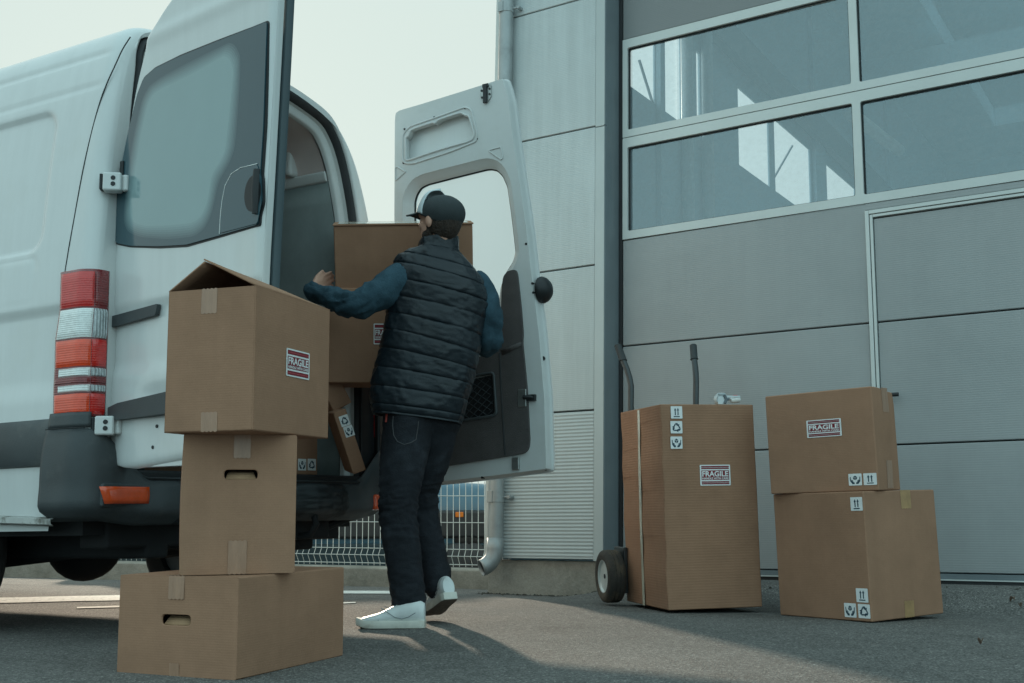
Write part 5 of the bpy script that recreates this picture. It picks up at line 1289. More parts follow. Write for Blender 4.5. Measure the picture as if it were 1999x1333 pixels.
# hinges on the left corner
def hinge(px0, py0, px1, py1):
    c0 = vpl(SIDE.off(.03), (px0 + px1) / 2, (py0 + py1) / 2); z = c0.z; hgt = abs(vpl(SIDE, px0, py0).z - vpl(SIDE, px0, py1).z) / 2
    k = MB(); M_ = VM @ Matrix.Translation(V((-.045, -.035, z))) @ Matrix.Rotation(math.radians(38), 4, 'Z')
    hgt *= .9; k.box(M_, (-.024, -.036, -hgt), (.03, .034, hgt)); k.tube([M_ @ V((.008, -.047, -hgt * .9)), M_ @ V((.008, -.047, hgt * .9))], .015, 12)
    h_ = k.build('hinge', M_WHITE, van, bevel=.008)
    for dz in (-.3, .35):
        k = MB(); k.tube([M_ @ V((-.0235, -.006, hgt * dz)), M_ @ V((-.0262, -.006, hgt * dz))], .009, 10); k.build('hinge_bolt', M_SCR, h_)
    k = MB(); k.box(M_, (-.018, .035, -hgt * .85), (.02, .046, hgt * .85)); k.build('hinge_cap', M_PLAD, h_, bevel=.003)
    return M_
hinge(200, 318, 240, 358); hinge(172, 806, 206, 848)
a, b = LD.uv(247, 336); k = MB(); k.box(frame(LD.o, LD.ex, LD.ey, LD.n), (a - .010, b - .04, .01), (a + .012, b + .04, .026)); k.build('hinge_cap', M_PLAD, ldoor, bevel=.004)
# right rear door ---------------------------------------------------
RH = VO + bx_ * 1.76; rd = -a0; RH = RH + rd * .04; RD = Pl(RH, rd, (0, 0, 1))
if RD.n.dot(CAM - RH) < 0: RD.n = -RD.n
U = lambda *L: [RD.uv(*q) for q in L]
outl = U((770, 216), (779, 210), (820, 198), (900, 173), (960, 154), (978, 148), (985, 150), (991, 168), (998, 195), (1006, 262), (1018, 345), (1032, 440), (1044, 545), (1057, 645), (1068, 775), (1070, 850), (1072, 905), (1071, 918), (1064, 922), (960, 935), (880, 944), (835, 948), (800, 952), (776, 950), (768, 935), (765, 900), (765, 600), (765, 400), (766, 240), (767, 224))
hole = U((799, 390), (803, 376), (812, 362), (826, 355), (880, 341), (940, 326), (951, 325), (963, 328), (974, 339), (983, 360), (990, 410), (996, 460), (999, 490), (994, 508), (980, 530), (970, 558), (966, 590), (958, 608), (930, 620), (860, 636), (815, 645), (803, 640), (799, 620), (799, 500))
hol2 = U((794, 311), (794, 270), (799, 266), (803, 256), (812, 252), (845, 241), (850, 243), (857, 236), (880, 228), (900, 222), (906, 226), (914, 228), (918, 240), (924, 262), (922, 270), (912, 275), (880, 284), (850, 293), (815, 305), (803, 309))
outl_s = rnd(outl, .012, 3); hole_s = rnd(hole, .012, 2)
cH = (sum(q[0] for q in hole_s) / len(hole_s), sum(q[1] for q in hole_s) / len(hole_s))
def growp(P, d):
    out = []; n = len(P)
    ar = sum(P[i][0] * P[(i + 1) % n][1] - P[(i + 1) % n][0] * P[i][1] for i in range(n))
    sg = 1 if ar > 0 else -1
    for i in range(n):
        a, b = P[i - 1], P[(i + 1) % n]; t_ = V((b[0] - a[0], b[1] - a[1], 0)).normalized(); out.append((P[i][0] + sg * t_.y * d, P[i][1] - sg * t_.x * d))
    return out
hole_g = growp(hole_s, .042)
inset = growp(outl_s, -.016)
k = MB(); k.prism(RD, inset, -.02, 0, holes=[hole_g, hol2])
rdoor = k.build('right_rear_door', M_WINN, van, bevel=.010, seg=3, ang=40)
k = MB(); k.loft([[RD.pt(a, b, c) for a, b in P] for P, c in ((hole_g, -.004), (growp(hole_s, .034), -.010), (growp(hole_s, .014), -.030), (hole_s, -.040), (hole_s, -.055))], True, False); k.build('window_reveal', M_WINN, rdoor, ang=60)
k = MB(); k.prism(RD, outl_s, -.062, -.048, holes=[hole_s]); k.build('outer_skin', M_WHITE, rdoor, bevel=.004, ang=30)
k = MB(); k.loft([[RD.pt(a, b, c) for a, b in P] for P, c in ((inset, -.002), (growp(outl_s, -.011), -.012), (growp(outl_s, -.010), -.03), (growp(outl_s, -.006), -.045), (outl_s, -.049))], True, False); k.build('edge_flange', M_WINN, rdoor, ang=60)
k = MB(); k.loft([[RD.pt(a, b, c) for a, b in P] for P, c in ((hole_s, -.046), (growp(hole_s, -.006), -.048), (growp(hole_s, -.006), -.056), (hole_s, -.058))], True, False); k.build('window_seal', M_PLAD, rdoor)
k = MB(); hp_ = [RD.pt(a, b, -.054) for a, b in hole_s]; tri = tessellate_polygon([[V((a, b, 0)) for a, b in hole_s]]); k.add(hp_, [tuple(t_) for t_ in tri]); k.build('window_glass', film_mat(), rdoor, recalc=False)
k = MB(); k.loft([[RD.pt(a, b, c) for a, b in P] for P, c in ((growp(hol2, .004), -.012), (growp(hol2, .010), -.03), (growp(hol2, .012), -.0485))], True, False); k.build('recess_wall', M_WINN, rdoor, ang=50)
# raised rim round the upper opening with screws, corner gussets
def rim(P, d, r, nm='pressed_rim'):
    k = MB(); Q = growp(P, d); k.tube([RD.pt(a, b, .001) for a, b in Q] + [RD.pt(*Q[0], .001)], r, 8, flat=1.0); return k.build(nm, M_WINN, rdoor, ang=60)
h2s = rnd(hol2, .006, 3); rim(h2s, .006, .006); 
big = rnd(U((786, 318), (786, 262), (800, 247), (850, 230), (908, 209), (920, 214), (932, 262), (930, 276), (880, 296), (806, 320)), .03, 5); rim(big, .0, .005)
for px, py in ((790, 252), (848, 229), (908, 211), (931, 271), (788, 318)):
    a, b = RD.uv(px, py); k = MB(); k.tube([RD.pt(a, b, 0), RD.pt(a, b, .004)], .0055, 8); k.build('screw', M_SCR, rdoor)
for L in (((772, 326), (772, 352), (776, 350), (792, 335), (776, 326)), ((955, 293), (978, 287), (982, 308), (978, 312), (957, 297))):
    k = MB(); q_ = rnd(U(*L), .006, 3); k.tube([RD.pt(a, b, .001) for a, b in q_] + [RD.pt(*q_[0], .001)], .004, 6); k.build('pressed_gusset', M_WINN, rdoor, ang=60)
# catch at the top, plugs, latch
a, b = RD.uv(949, 183); FRD = frame(RD.pt(a, b), RD.ex, RD.ey, RD.n)
k = MB(); k.prism(Pl(RD.pt(a, b), RD.ex, RD.ey, RD.n), rnd([(-.032, .03), (.032, .045), (.034, -.02), (.01, -.05), (-.016, -.04), (-.034, -.01)], .01, 3), 0, .006); ct = k.build('top_catch', M_STEEL, rdoor, bevel=.002)
k = MB(); k.box(FRD, (-.010, -.052, .005), (.011, .045, .018)); k.box(FRD, (-.016, .03, .005), (.018, .05, .014)); k.build('catch_bolt', M_PLAD, ct, bevel=.003)
for dx, dy in ((-.022, .018), (-.02, -.018), (.024, .02), (.024, -.008)):
    k = MB(); k.tube([FRD @ V((dx, dy, .004)), FRD @ V((dx, dy, .009))], .006, 8); k.build('catch_rivet', M_SCR, ct)
for px, py, r_ in ((1027, 476, .006), (1039, 553, .006), (1041, 571, .006), (1046, 621, .010), (1057, 699, .011), (941, 932, .006), (1062, 916, .006)):
    a, b = RD.uv(px, py); k = MB(); k.tube([RD.pt(a, b, -.02), RD.pt(a, b, .002 if px < 1044 else -.012)], r_, 10); k.build('hole_plug', M_SCR, rdoor)
# dark lining
trim = U((985, 540), (994, 529), (1009, 527), (1012, 536), (1019, 600), (1023, 650), (1022, 668), (1025, 700), (1031, 760), (1036, 860), (1034, 876), (1026, 885), (1005, 889), (900, 906), (800, 920), (772, 922), (769, 910), (769, 735), (775, 728), (860, 712), (930, 698), (960, 692), (974, 680), (979, 640), (981, 590), (982, 560))
trs = rnd(trim, .015, 4)
pk = U((800, 768), (920, 736), (963, 729), (966, 733), (971, 806), (967, 811), (800, 838))
k = MB(); k.prism(RD, trs, -.012, .014, holes=[rnd(pk, .012, 3)]); tr_ = k.build('door_lining', M_TRIM, rdoor, bevel=.007, seg=3)
k = MB(); q_ = rnd(growp(pk, .002), .01, 3); k.tube([RD.pt(a, b, .014) for a, b in q_] + [RD.pt(*q_[0], .014)], .008, 8); k.build('pocket_rim', M_PLA, tr_, ang=60)
k = MB(); qq = [RD.uv(*p) for p in ((800, 768), (966, 731), (970, 808), (800, 838))]
mid = lambda u, v: tuple(lerp(lerp(qq[3][i], qq[2][i], u), lerp(qq[0][i], qq[1][i], u), v) for i in (0, 1))
k.grid(lambda u, v: RD.pt(*mid(u, v), .0015), 2, 2); k.build('pocket_back', M_PLAD, tr_, recalc=False)
k = MB()
for i in range(-5, 15):
    for sgn in (1, -1):
        pts_ = []
        for j in range(9):
            v = j / 8; u = i / 10 + sgn * v * .5 + (.0 if sgn > 0 else .5)
            if 0 < u < 1: pts_.append(RD.pt(*mid(u, v), .003 + .004 * math.sin(u * 9)))
        if len(pts_) > 1: k.tube(pts_, .0022, 5)
k.build('pocket_net', M_PLA, tr_, recalc=False)
k = MB(); k.tube([RD.pt(*RD.uv(978, 690), .014), RD.pt(*RD.uv(981, 760), .0145), RD.pt(*RD.uv(989, 889), .0145)], .004, 6); k.build('lining_groove', M_GAP, tr_)
k = MB(); k.add([RD.pt(*RD.uv(*p), .0155) for p in ((981, 684), (1020, 668), (1021, 676), (984, 694))], [(0, 1, 2, 3)]); k.build('lining_step', M_TRIM, tr_, solid=.004)
a, b = RD.uv(1026, 776); k = MB(); F2 = frame(RD.pt(a, b), RD.ex, RD.ey, RD.n)
k.box(F2, (-.035, -.045, .010), (.012, .04, .018)); lt_ = k.build('latch_plate', M_STEEL, rdoor, bevel=.004)
k = MB(); k.tube([F2 @ V((.0, .0, .02)), F2 @ V((.03, .0, .024)), F2 @ V((.055, -.004, .012))], [.012, .010, .006], 8); k.box(F2, (.012, -.018, .0), (.06, .012, .02)); k.build('latch_hook', M_PLAD, lt_, bevel=.003)
a, b = RD.uv(1008, 905); k = MB(); F3 = frame(RD.pt(a, b), RD.ex, RD.ey, RD.n); k.box(F3, (-.018, -.03, 0), (.02, .03, .014)); k.build('lower_catch', M_STEEL, rdoor, bevel=.004)
# round stop buffer on the free edge
a, b = RD.uv(1048, 563); N = 24
k = MB(); dd_ = RD.ex; c_ = RD.pt(a - .005, b, -.05)
prf = [(0, .064), (.012, .066), (.03, .058), (.046, .042), (.056, .022), (.06, .004)]
k.loft([[c_ + dd_ * h_ + (V((0, 0, 1)) * math.cos(2 * math.pi * i / N) + RD.n * math.sin(2 * math.pi * i / N)) * r_ for i in range(N)] for h_, r_ in prf]); k.build('stop_buffer', M_PLAD, rdoor, ang=50)

# boxes already in the van -----------------------------------------
GV = 'small cardboard boxes inside the van'
def vbox(corner_px, Y, dr, dl, up, lr, ll, h, label, icons=(), m=None):
    N = at(*corner_px, Y); b_ = Box(N, dr, dl, lr, ll, h, up=V(up)); b_.shell('cardboard_box', label, GV, m); 
    for kd_, pl_, cx_, cy_, w_, h_ in icons: lab(b_, b_.R if pl_ == 'R' else b_.L, kd_, cx_, cy_, w_, h_)
    return b_
fr_ = bx_; fl_ = ay_
# low box with two icons, partly hidden by the left stack
B0 = vp(.62, .10, .652)
bc = Box(vp(.60, .10, .651), fr_, fl_, .40, .35, .24, up=uz_)
e_, _ = proj(vp(1.0, .1, .651)); 
bc.lr = along(bc.N, bc.x, 620); bc.M = frame(bc.N + bc.x * bc.lr / 2 + bc.y * bc.ll / 2, bc.x, bc.up.cross(bc.x), bc.up)
bc.shell('cardboard_box', 'low box with two icons on the cargo floor at the van edge', GV)
facelab(bc, bc.R, 'hand', 581, 896, 597, 918); facelab(bc, bc.R, 'rec', 600, 896, 616, 918)
# open box leaning over: narrow lit side with icons, dark open mouth to its left
q0 = at(690, 926, 5.25); q1 = at(713, 913, 5.262); q2 = at(650, 806, 5.20)
upv = (q2 - q0).normalized(); drv = (q1 - q0).normalized()
bt = Box(q0, drv, V((0, 1, 0)), (q1 - q0).length, .30, (q2 - q0).length, up=upv)
bt.shell('cardboard_box', 'narrow box with two icons leaning over in the van', GV)
for kd_, r_ in (('rec', (664, 810, 681, 832)), ('hand', (672, 830, 690, 853))):
    a0_, b0_ = bt.R.uv((r_[0] + r_[2]) / 2, (r_[1] + r_[3]) / 2); lab(bt, bt.R, kd_, a0_, b0_, .042, .05)
# pale box lying on top of it, deeper in
q0 = at(652, 803, 5.36); q1 = at(686, 783, 5.40); q2 = at(626, 752, 5.34)
bp = Box(q0, (q1 - q0), ay_, (q1 - q0).length, .25, (q2 - q0).length, up=(q2 - q0).normalized())
bp.shell('cardboard_box', 'plain pale box lying tilted behind the leaning box', GV)
# dark box standing under it (its shaded side)
bd = Box(vp(1.05, .42, .651), fr_, fl_, .33, .4, .27, up=uz_); bd.shell('cardboard_box', 'shaded box on the cargo floor between the low box and the leaning box', GV)
# ---------------------------------------------------------------- boxes in his arms
GH = 'cardboard boxes held by the man'
H0 = at(655, 568, 5.33); hd = V((.985, .13, -.075)).normalized()
hu = V((.0, -.305, 1)).normalized()
bh = Box(H0, hd, V((-.3, .93, 0)), .6, .36, .3, up=hu)
lo_, hi_ = .1, 1.0
bh.h = .29
for _ in range(40):
    m_ = (lo_ + hi_) / 2
    if proj(H0 + bh.up * m_)[1] > 441: lo_ = m_
    else: hi_ = m_
bh.h = lo_; bh.lr = along(bh.N, bh.x, 924); bh.M = frame(bh.N + bh.x * bh.lr / 2 + bh.y * bh.ll / 2, bh.x, bh.up.cross(bh.x), bh.up)
bh.R = Pl(bh.N, bh.x, bh.up, -bh.y)
bh.shell('cardboard_box', 'long box held high against the chest of the man', GH)
k = MB(); TT = bh.N + bh.up * (bh.h + .0092); yy_ = bh.up.cross(bh.x); k.quad(TT + bh.x * .02 + yy_ * .004, TT + bh.x * (bh.lr - .02) + yy_ * .004, TT + bh.x * (bh.lr - .02) + yy_ * .17, TT + bh.x * .02 + yy_ * .17); k.build('tape', M_SHINY, bh.o, recalc=False)  # pale glossy strip added to stand for bright light on the top face
k = MB(); TT = bh.N + bh.up * (bh.h + .004); k.box(frame(TT, bh.x, bh.up.cross(bh.x), bh.up), (-.004, -.006, -.004), (bh.lr + .004, bh.ll * .5, .004)); k.build('lid_flap', M_CB, bh.o, bevel=.002)
J0 = at(806, 747, 5.36)
bj = Box(J0, V((.99, .12, 0)), V((-.12, .99, 0)), .26, .34, .4, up=V((.0, -.03, 1)))
hh_ = 0
lo_, hi_ = .1, .8
for _ in range(40):
    m_ = (lo_ + hi_) / 2
    if proj(J0 + bj.up * m_)[1] > 563: lo_ = m_
    else: hi_ = m_
wj = .395
bj = Box(J0 - bj.x * wj, bj.x, bj.y, wj, .34, lo_, up=bj.up)
bj.shell('cardboard_box', 'upright box with a half hidden fragile label under the held long box', GH)
a_, b_ = bj.R.uv(752, 652)
lab(bj, bj.R, 'fragile', a_, b_, .108, .098, 1)

# ---------------------------------------------------------------- the man
M_SKIN = mat('skin', (.60, .34, .25), .5, var=.08, vscale=14, bump=.06, bscale=120, spec=.4)
M_HAIR = mat('dark_brown_hair', (.035, .022, .015), .6, var=.5, vscale=60, bump=.9, bscale=140, stretch=(1, 1, .4))
M_VEST = mat('navy_quilted_nylon', (.0105, .017, .023), .40, var=.18, vscale=9, spec=.40, bump=.3, bscale=24, rvar=.1)
M_SLEEVE = mat('teal_blue_fleece', (.038, .078, .104), .9, var=.22, vscale=11, bump=.35, bscale=90, spec=.2)
M_JEAN = mat('black_denim', (.017, .019, .024), .85, var=.3, vscale=9, bump=.4, bscale=160, spec=.25, col2=(.042, .048, .058), c2scale=5, c2lo=.5, c2hi=.72)
M_CAPD = mat('charcoal_cap_mesh', (.035, .045, .048), .85, var=.12, vscale=20, bump=.3, bscale=260)
M_CAPW = mat('pale_cap_front', (.60, .66, .68), .75, var=.05, vscale=12, bump=.1, bscale=160)
M_SHOE = mat('white_leather', (.70, .72, .71), .42, var=.06, vscale=18, bump=.15, bscale=50, col2=(.52, .52, .50), c2scale=14, c2lo=.58, c2hi=.78)
M_SOLE = mat('offwhite_rubber_sole', (.66, .64, .57), .6, var=.1, vscale=20, col2=(.42, .37, .30), c2scale=12, c2lo=.5, c2hi=.75)
M_TREAD = mat('dirty_tread', (.14, .11, .085), .85, var=.25, vscale=30, bump=.6, bscale=70)
M_THR = mat('seam_thread', (.16, .12, .08), .8)
pY = 5.02
def A(px, py, Y): return at(px, py, Y)
def ridge(q): return (1 - abs(noise.noise(q)) * 2.2) ** 3 * .8 if abs(noise.noise(q)) < .45 else 0.0
def fbm(p, f, seed=0): return noise.noise(V((p.x * f + seed, p.y * f + seed * 1.7, p.z * f)))
# head frame
FD = V((-.79, .61, 0)).normalized(); SD = V((FD.y * -1, FD.x, 0)); SD = V((-.61, -.79, 0)).normalized(); UD = V((-.02, 0, 1)).normalized()
HC = A(859, 432, 5.03)
def hp3(f, s_, u): return HC + FD * f + SD * s_ + UD * u
HR = Matrix((FD, SD, UD)).transposed()
bm_ = MB()
# skull, jaw, neck
bm_.ell(hp3(-.006, 0, .012), .098, .075, .080, HR); bm_.ell(hp3(.030, 0, -.035), .070, .062, .082, HR); bm_.ell(hp3(.064, 0, -.085), .030, .036, .026, HR)
bm_.ell(hp3(.078, 0, .034), .024, .052, .022, HR); bm_.ell(hp3(.096, 0, -.012), .020, .013, .026, HR); bm_.ell(hp3(.106, 0, -.024), .015, .014, .012, HR)
bm_.ell(hp3(.083, 0, -.054), .018, .026, .008, HR); bm_.ell(hp3(.081, 0, -.064), .018, .023, .008, HR)
for s_ in (-1, 1):
    bm_.ell(hp3(.060, s_ * .042, -.016), .026, .022, .024, HR); bm_.ell(hp3(-.006, s_ * .083, -.010), .019, .011, .035, HR); bm_.ell(hp3(-.010, s_ * .086, .006), .014, .007, .016, HR)
NB_ = A(858, 500, 5.065)
bm_.cap(hp3(-.015, 0, -.055), NB_, .056, .055)
# trunk core, shoulders, pelvis
SHL, SHR = A(797, 528, 5.02), A(922, 556, 5.10); PEL = A(815, 835, 5.07); CH = A(858, 580, 5.06); WA = A(838, 720, 5.06)
bm_.cap(NB_, CH, .075, .115); bm_.cap(CH, WA, .112, .098); bm_.cap(WA, PEL, .098, .085)
bm_.cap(CH + V((0, 0, .06)), SHL, .09, .058); bm_.cap(CH + V((0, 0, .06)), SHR, .09, .058)
# arms
LEl, LWr = A(697, 594, 4.93), A(612, 566, 5.27)
bm_.cap(SHL, LEl, .056, .042); bm_.cap(LEl, LWr, .042, .029)
REl, RWr = A(945, 648, 5.16), A(925, 600, 5.45)
bm_.cap(SHR, REl, .056, .042); bm_.cap(REl, RWr, .042, .029)
# left hand: palm on the side of the held box, fingers along it, thumb up
ht_ = A(652, 541, 5.40)
hv = (ht_ - LWr); hn = hv.normalized(); hside = V((0, 0, 1)); hside = (hside - hn * hside.dot(hn)).normalized(); hout = hn.cross(hside)
pc = LWr + hn * .045
for q in (-.024, -.008, .008, .024): bm_.cap(LWr + hn * .012 + hside * q * .7, LWr + hn * .082 + hside * q, .0165, .0125)
fing = [(.030, .074, .0082), (.011, .082, .0086), (-.009, .077, .0082), (-.028, .060, .0074)]
for q, L, r_ in fing:
    b0 = LWr + hn * .080 + hside * q; d1 = (hn + hout * -.06 + hside * q * 2.0).normalized(); d2 = (hn + hout * .18 + hside * q * 1.2).normalized(); d3 = (hn + hout * .42).normalized()
    b1p = b0 + d1 * L * .45; b2p = b1p + d2 * L * .32; b3p = b2p + d3 * L * .24
    bm_.cap(b0, b1p, r_ + .0012, r_ + .0004); bm_.cap(b1p, b2p, r_ + .0004, r_ - .0004); bm_.cap(b2p, b3p, r_ - .0004, r_ - .0014)
t0_ = LWr + hn * .026 + hside * .024; t1_ = t0_ + (hn * .9 + hside * .45 - hout * .2).normalized() * .040; t2_ = t1_ + (hn * .95 + hside * .22).normalized() * .032; t3_ = t2_ + (hn * .95 + hside * .2).normalized() * .024
bm_.cap(t0_, t1_, .0155, .0115); bm_.cap(t1_, t2_, .0115, .0100); bm_.cap(t2_, t3_, .0100, .0082)
# right hand, under the far end of the box
rt_ = A(905, 572, 5.52); rv = (rt_ - RWr).normalized(); rs_ = rv.orthogonal().normalized(); ro_ = rv.cross(rs_)
for q in (-.024, -.008, .008, .024): bm_.cap(RWr + rv * .012 + rs_ * q * .7, RWr + rv * .082 + rs_ * q, .0165, .0125)
for q, L, r_ in fing:
    b0 = RWr + rv * .080 + rs_ * q; b1p = b0 + (rv + ro_ * .1).normalized() * L * .5; b2p = b1p + (rv + ro_ * .45).normalized() * L * .3; b3p = b2p + (rv + ro_ * .7).normalized() * L * .22
    bm_.cap(b0, b1p, r_ + .001, r_); bm_.cap(b1p, b2p, r_, r_ - .0006); bm_.cap(b2p, b3p, r_ - .0006, r_ - .0015)
t0_ = RWr + rv * .03 + rs_ * .026; t1_ = t0_ + (rv * .6 + rs_ * .8).normalized() * .04; t2_ = t1_ + (rv * .85 + rs_ * .4).normalized() * .05
bm_.cap(t0_, t1_, .015, .0112); bm_.cap(t1_, t2_, .0112, .0085)
# legs and feet
LH_, LK, LA = A(796, 850, 5.03), A(780, 1005, 4.96), A(798, 1188, 4.93)
RH_, RK, RA = A(852, 850, 5.10), A(820, 985, 5.18), A(855, 1138, 5.14)
bm_.cap(PEL, LH_, .082, .074); bm_.cap(LH_, LK, .078, .056); bm_.cap(LK, LA, .056, .038)
bm_.cap(PEL, RH_, .080, .066); bm_.cap(RH_, RK, .070, .050); bm_.cap(RK, RA, .054, .038)
LT = A(712, 1216, 4.94); bm_.cap(LA - V((0, 0, .03)), LT, .034, .026)
RT = A(842, 1192, 5.24); bm_.cap(RA - V((0, 0, .02)), RT, .030, .018)
me_ = fuse(bm_, .006, 3); me_.materials.append(M_SKIN)
foot = V(((LA.x + RA.x) / 2, (LA.y + RA.y) / 2, 0))
man = obj('person', me_, None, ang=180, recalc=False, origin=foot)
tag(man, 'man in a navy quilted vest and black and white cap lifting boxes into the van', 'person')
for s_ in (-1, 1):
    k = MB(); k.ell(hp3(.080, s_ * .031, .010), .011, .011, .011, HR, 12, 8); k.build('eye', mat('eye_white', (.7, .68, .65), .2), man)
# ---- vest: quilted shell built ring by ring from hem to collar
VR = [((731, 808), (898, 828), .130), ((727, 780), (905, 804), .138), ((731, 738), (914, 768), .138), ((742, 695), (921, 735), .136), ((751, 652), (929, 700), .136), ((758, 608), (937, 652), .138), ((764, 562), (948, 606), .136), ((769, 528), (949, 576), .130), ((776, 505), (940, 549), .112), ((798, 492), (916, 520), .096), ((820, 484), (892, 497), .080), ((824, 474), (889, 484), .075), ((827, 467), (887, 466), .072)]
ctr_rows = []
def vring(L, Rr, th, t, n=120):
    P = A(*L, 5.045); Q = A(*Rr, 5.085); c = (P + Q) / 2; wv = (Q - P) / 2; wl_n = wv.normalized(); dv = V((-wl_n.y, wl_n.x, 0)).normalized()
    R_ = []
    for i in range(n):
        a = 2 * math.pi * i / n; ca, sa = math.cos(a), math.sin(a); ex = 2 / 2.5
        x_ = math.copysign(abs(ca) ** ex, ca); y_ = math.copysign(abs(sa) ** ex, sa)
        R_.append((c, wv * x_ + dv * th * y_, a))
    return R_
# Catmull-Rom by hand on five numbers
def crom(rows, n):
    out = []; m = len(rows)
    for i in range(m - 1):
        p0, p1, p2, p3 = rows[max(i - 1, 0)], rows[i], rows[i + 1], rows[min(i + 2, m - 1)]
        for j in range(n):
            t = j / n; out.append([.5 * (2 * b + (c - a) * t + (2 * a - 5 * b + 4 * c - d) * t * t + (3 * b - a - 3 * c + d) * t ** 3) for a, b, c, d in zip(p0, p1, p2, p3)])
    out.append(list(rows[-1])); return out
rowsV = crom([(*L, *Rr, th) for L, Rr, th in VR], 24)
seams_y = [814, 800, 768, 735, 702, 669, 636, 603, 571, 540, 516, 490]     # rows of stitching down the middle of the back
k = MB(); rings = []
seam_rows = []
for i, rw_ in enumerate(rowsV):
    lx, ly, rx, ry, th = rw_; ymid = (ly + ry) / 2
    ds = min(abs(ymid - s_) for s_ in seams_y)
    nx_ = [s_ for s_ in seams_y if s_ >= ymid]; pv_ = [s_ for s_ in seams_y if s_ < ymid]
    if nx_ and pv_:
        hi_, lo2 = min(nx_), max(pv_); f_ = (ymid - lo2) / (hi_ - lo2); puff = .0036 * math.sin(math.pi * f_) ** .22
    else: puff = .004
    puff -= .0038 * math.exp(-(ds / 2.4) ** 2) if ymid > 495 else 0
    R_ = []
    for c, off, a in vring((lx, ly), (rx, ry), th, i):
        p = c + off; n_ = off.normalized()
        w_ = p + V((noise.noise(p * 5), 0, noise.noise(p * 5 + V((4, 4, 0))))) * .06
        d = puff * (1 + .5 * fbm(p, 9, 3)) + .009 * fbm(p, 5, 1) + .006 * ridge(V((w_.x * 13, w_.y * 13, w_.z * 9))) + .0035 * ridge(V((w_.x * 30 + 3, w_.y * 30, w_.z * 15))) + .002 * noise.noise(p * 60)
        R_.append(p + n_ * d)
    rings.append(R_)
k.loft(rings, True, False)
vest = k.build('vest', M_VEST, man, recalc=True, ang=75, solid=.012)
k = MB()
for a0_, a1_ in ((0, 1),):
    # zip up the front
    k.tube([rings[i][30] + (rings[i][30] - sum(rings[i], V((0, 0, 0))) / len(rings[i])).normalized() * .004 for i in range(0, len(rings), 6)], .006, 6)
k.build('zip', M_PLAD, vest)
for idx in (58, 2):     # armhole binding on both sides
    pass
def ringpt(py_l, fr): return None
# ---- sleeves
def tube_cloth(path, name, m, par, n=40, seed=0, amp=.006, along_f=30, solid=.006, cuff=True):
    rows = crom(path, 14); rings = []; pts = [V(r_[:3]) for r_ in rows]; prev = None
    for i, r_ in enumerate(rows):
        t = (pts[min(i + 1, len(pts) - 1)] - pts[max(i - 1, 0)]).normalized()
        a = V((0, 0, 1)) if prev is None else prev
        if prev is None and abs(t.z) > .9: a = V((1, 0, 0))
        a = (a - t * a.dot(t)).normalized(); prev = a; b = t.cross(a)
        s_ = i / (len(rows) - 1); R_ = []
        for q in range(n):
            an = 2 * math.pi * q / n; d = a * math.cos(an) + b * math.sin(an); p = pts[i] + d * r_[3]
            sw = s_ + .05 * math.sin(an + 3 * s_ + seed) + .05 * noise.noise(V((math.cos(an), math.sin(an), s_ * 4 + seed)))
            wv = amp * (.75 + 1.1 * math.exp(-((s_ - .48) / .16) ** 2)) * (.6 * noise.noise(V((math.cos(an) * 1.1 + seed, math.sin(an) * 1.1, sw * along_f))) + .75 * ridge(V((math.cos(an) * 1.3 + seed, math.sin(an) * 1.3, sw * along_f * .9 + 2))) - .2 + .55 * noise.noise(V((math.cos(an) * 2.2 + seed, math.sin(an) * 2.2, sw * along_f * 1.9 + 5))) + .3 * noise.noise(V((p.x * 34, p.y * 34, p.z * 34))))
            R_.append(p + d * wv)
        rings.append(R_)
    k = MB(); k.loft(rings, True, False); return k.build(name, m, par, recalc=True, ang=80, solid=solid), rings
def P4(px, py, Y, r_): q = A(px, py, Y); return (q.x, q.y, q.z, r_)
sl, _ = tube_cloth([P4(816, 534, 5.04, .066), P4(790, 542, 5.01, .074), P4(758, 564, 4.98, .074), P4(724, 582, 4.95, .064), P4(694, 592, 4.94, .058), P4(664, 588, 4.99, .050), P4(640, 579, 5.10, .044), P4(620, 574, 5.22, .041), P4(607, 566, 5.28, .036)], 'sleeve', M_SLEEVE, man, seed=1, amp=.0095, along_f=9)
sr, _ = tube_cloth([P4(912, 548, 5.09, .070), P4(932, 570, 5.10, .076), P4(945, 605, 5.10, .072), P4(952, 640, 5.12, .065), P4(952, 662, 5.15, .062), P4(944, 668, 5.24, .058), P4(932, 645, 5.34, .048), P4(926, 612, 5.43, .040)], 'sleeve', M_SLEEVE, man, seed=7, amp=.0095, along_f=9)
# ---- jeans: pelvis and two legs melted into one, then creased
jb = MB()
def leg_chain(pts):
    for (p, r0), (q, r1) in zip(pts, pts[1:]): jb.cap(p, q, r0, r1, 20)
leg_chain([(A(802, 812, 5.045), .122), (A(795, 850, 5.03), .112), (A(786, 905, 5.0), .100), (A(779, 960, 4.975), .086), (A(778, 1005, 4.96), .080), (A(784, 1060, 4.95), .078), (A(790, 1110, 4.94), .075), (A(796, 1165, 4.93), .071), (A(798, 1188, 4.93), .073)])
jb.cap(A(806, 806, 5.05), A(852, 818, 5.09), .118, .110, 20)
jl = fuse(jb, .008, 6); jb = MB()
leg_chain([(A(848, 822, 5.09), .110), (A(848, 860, 5.10), .092), (A(840, 905, 5.12), .082), (A(824, 955, 5.16), .072), (A(824, 995, 5.18), .070), (A(834, 1045, 5.17), .067), (A(845, 1090, 5.15), .065), (A(851, 1122, 5.135), .066), (A(853, 1140, 5.13), .066)])
jr = fuse(jb, .008, 6)
bmj = bmesh.new(); bmj.from_mesh(jl); bmj.from_mesh(jr); jm = bpy.data.meshes.new('jeans'); bmj.to_mesh(jm); bmj.free()
jm.calc_loop_triangles() if hasattr(jm, 'calc_loop_triangles') else None
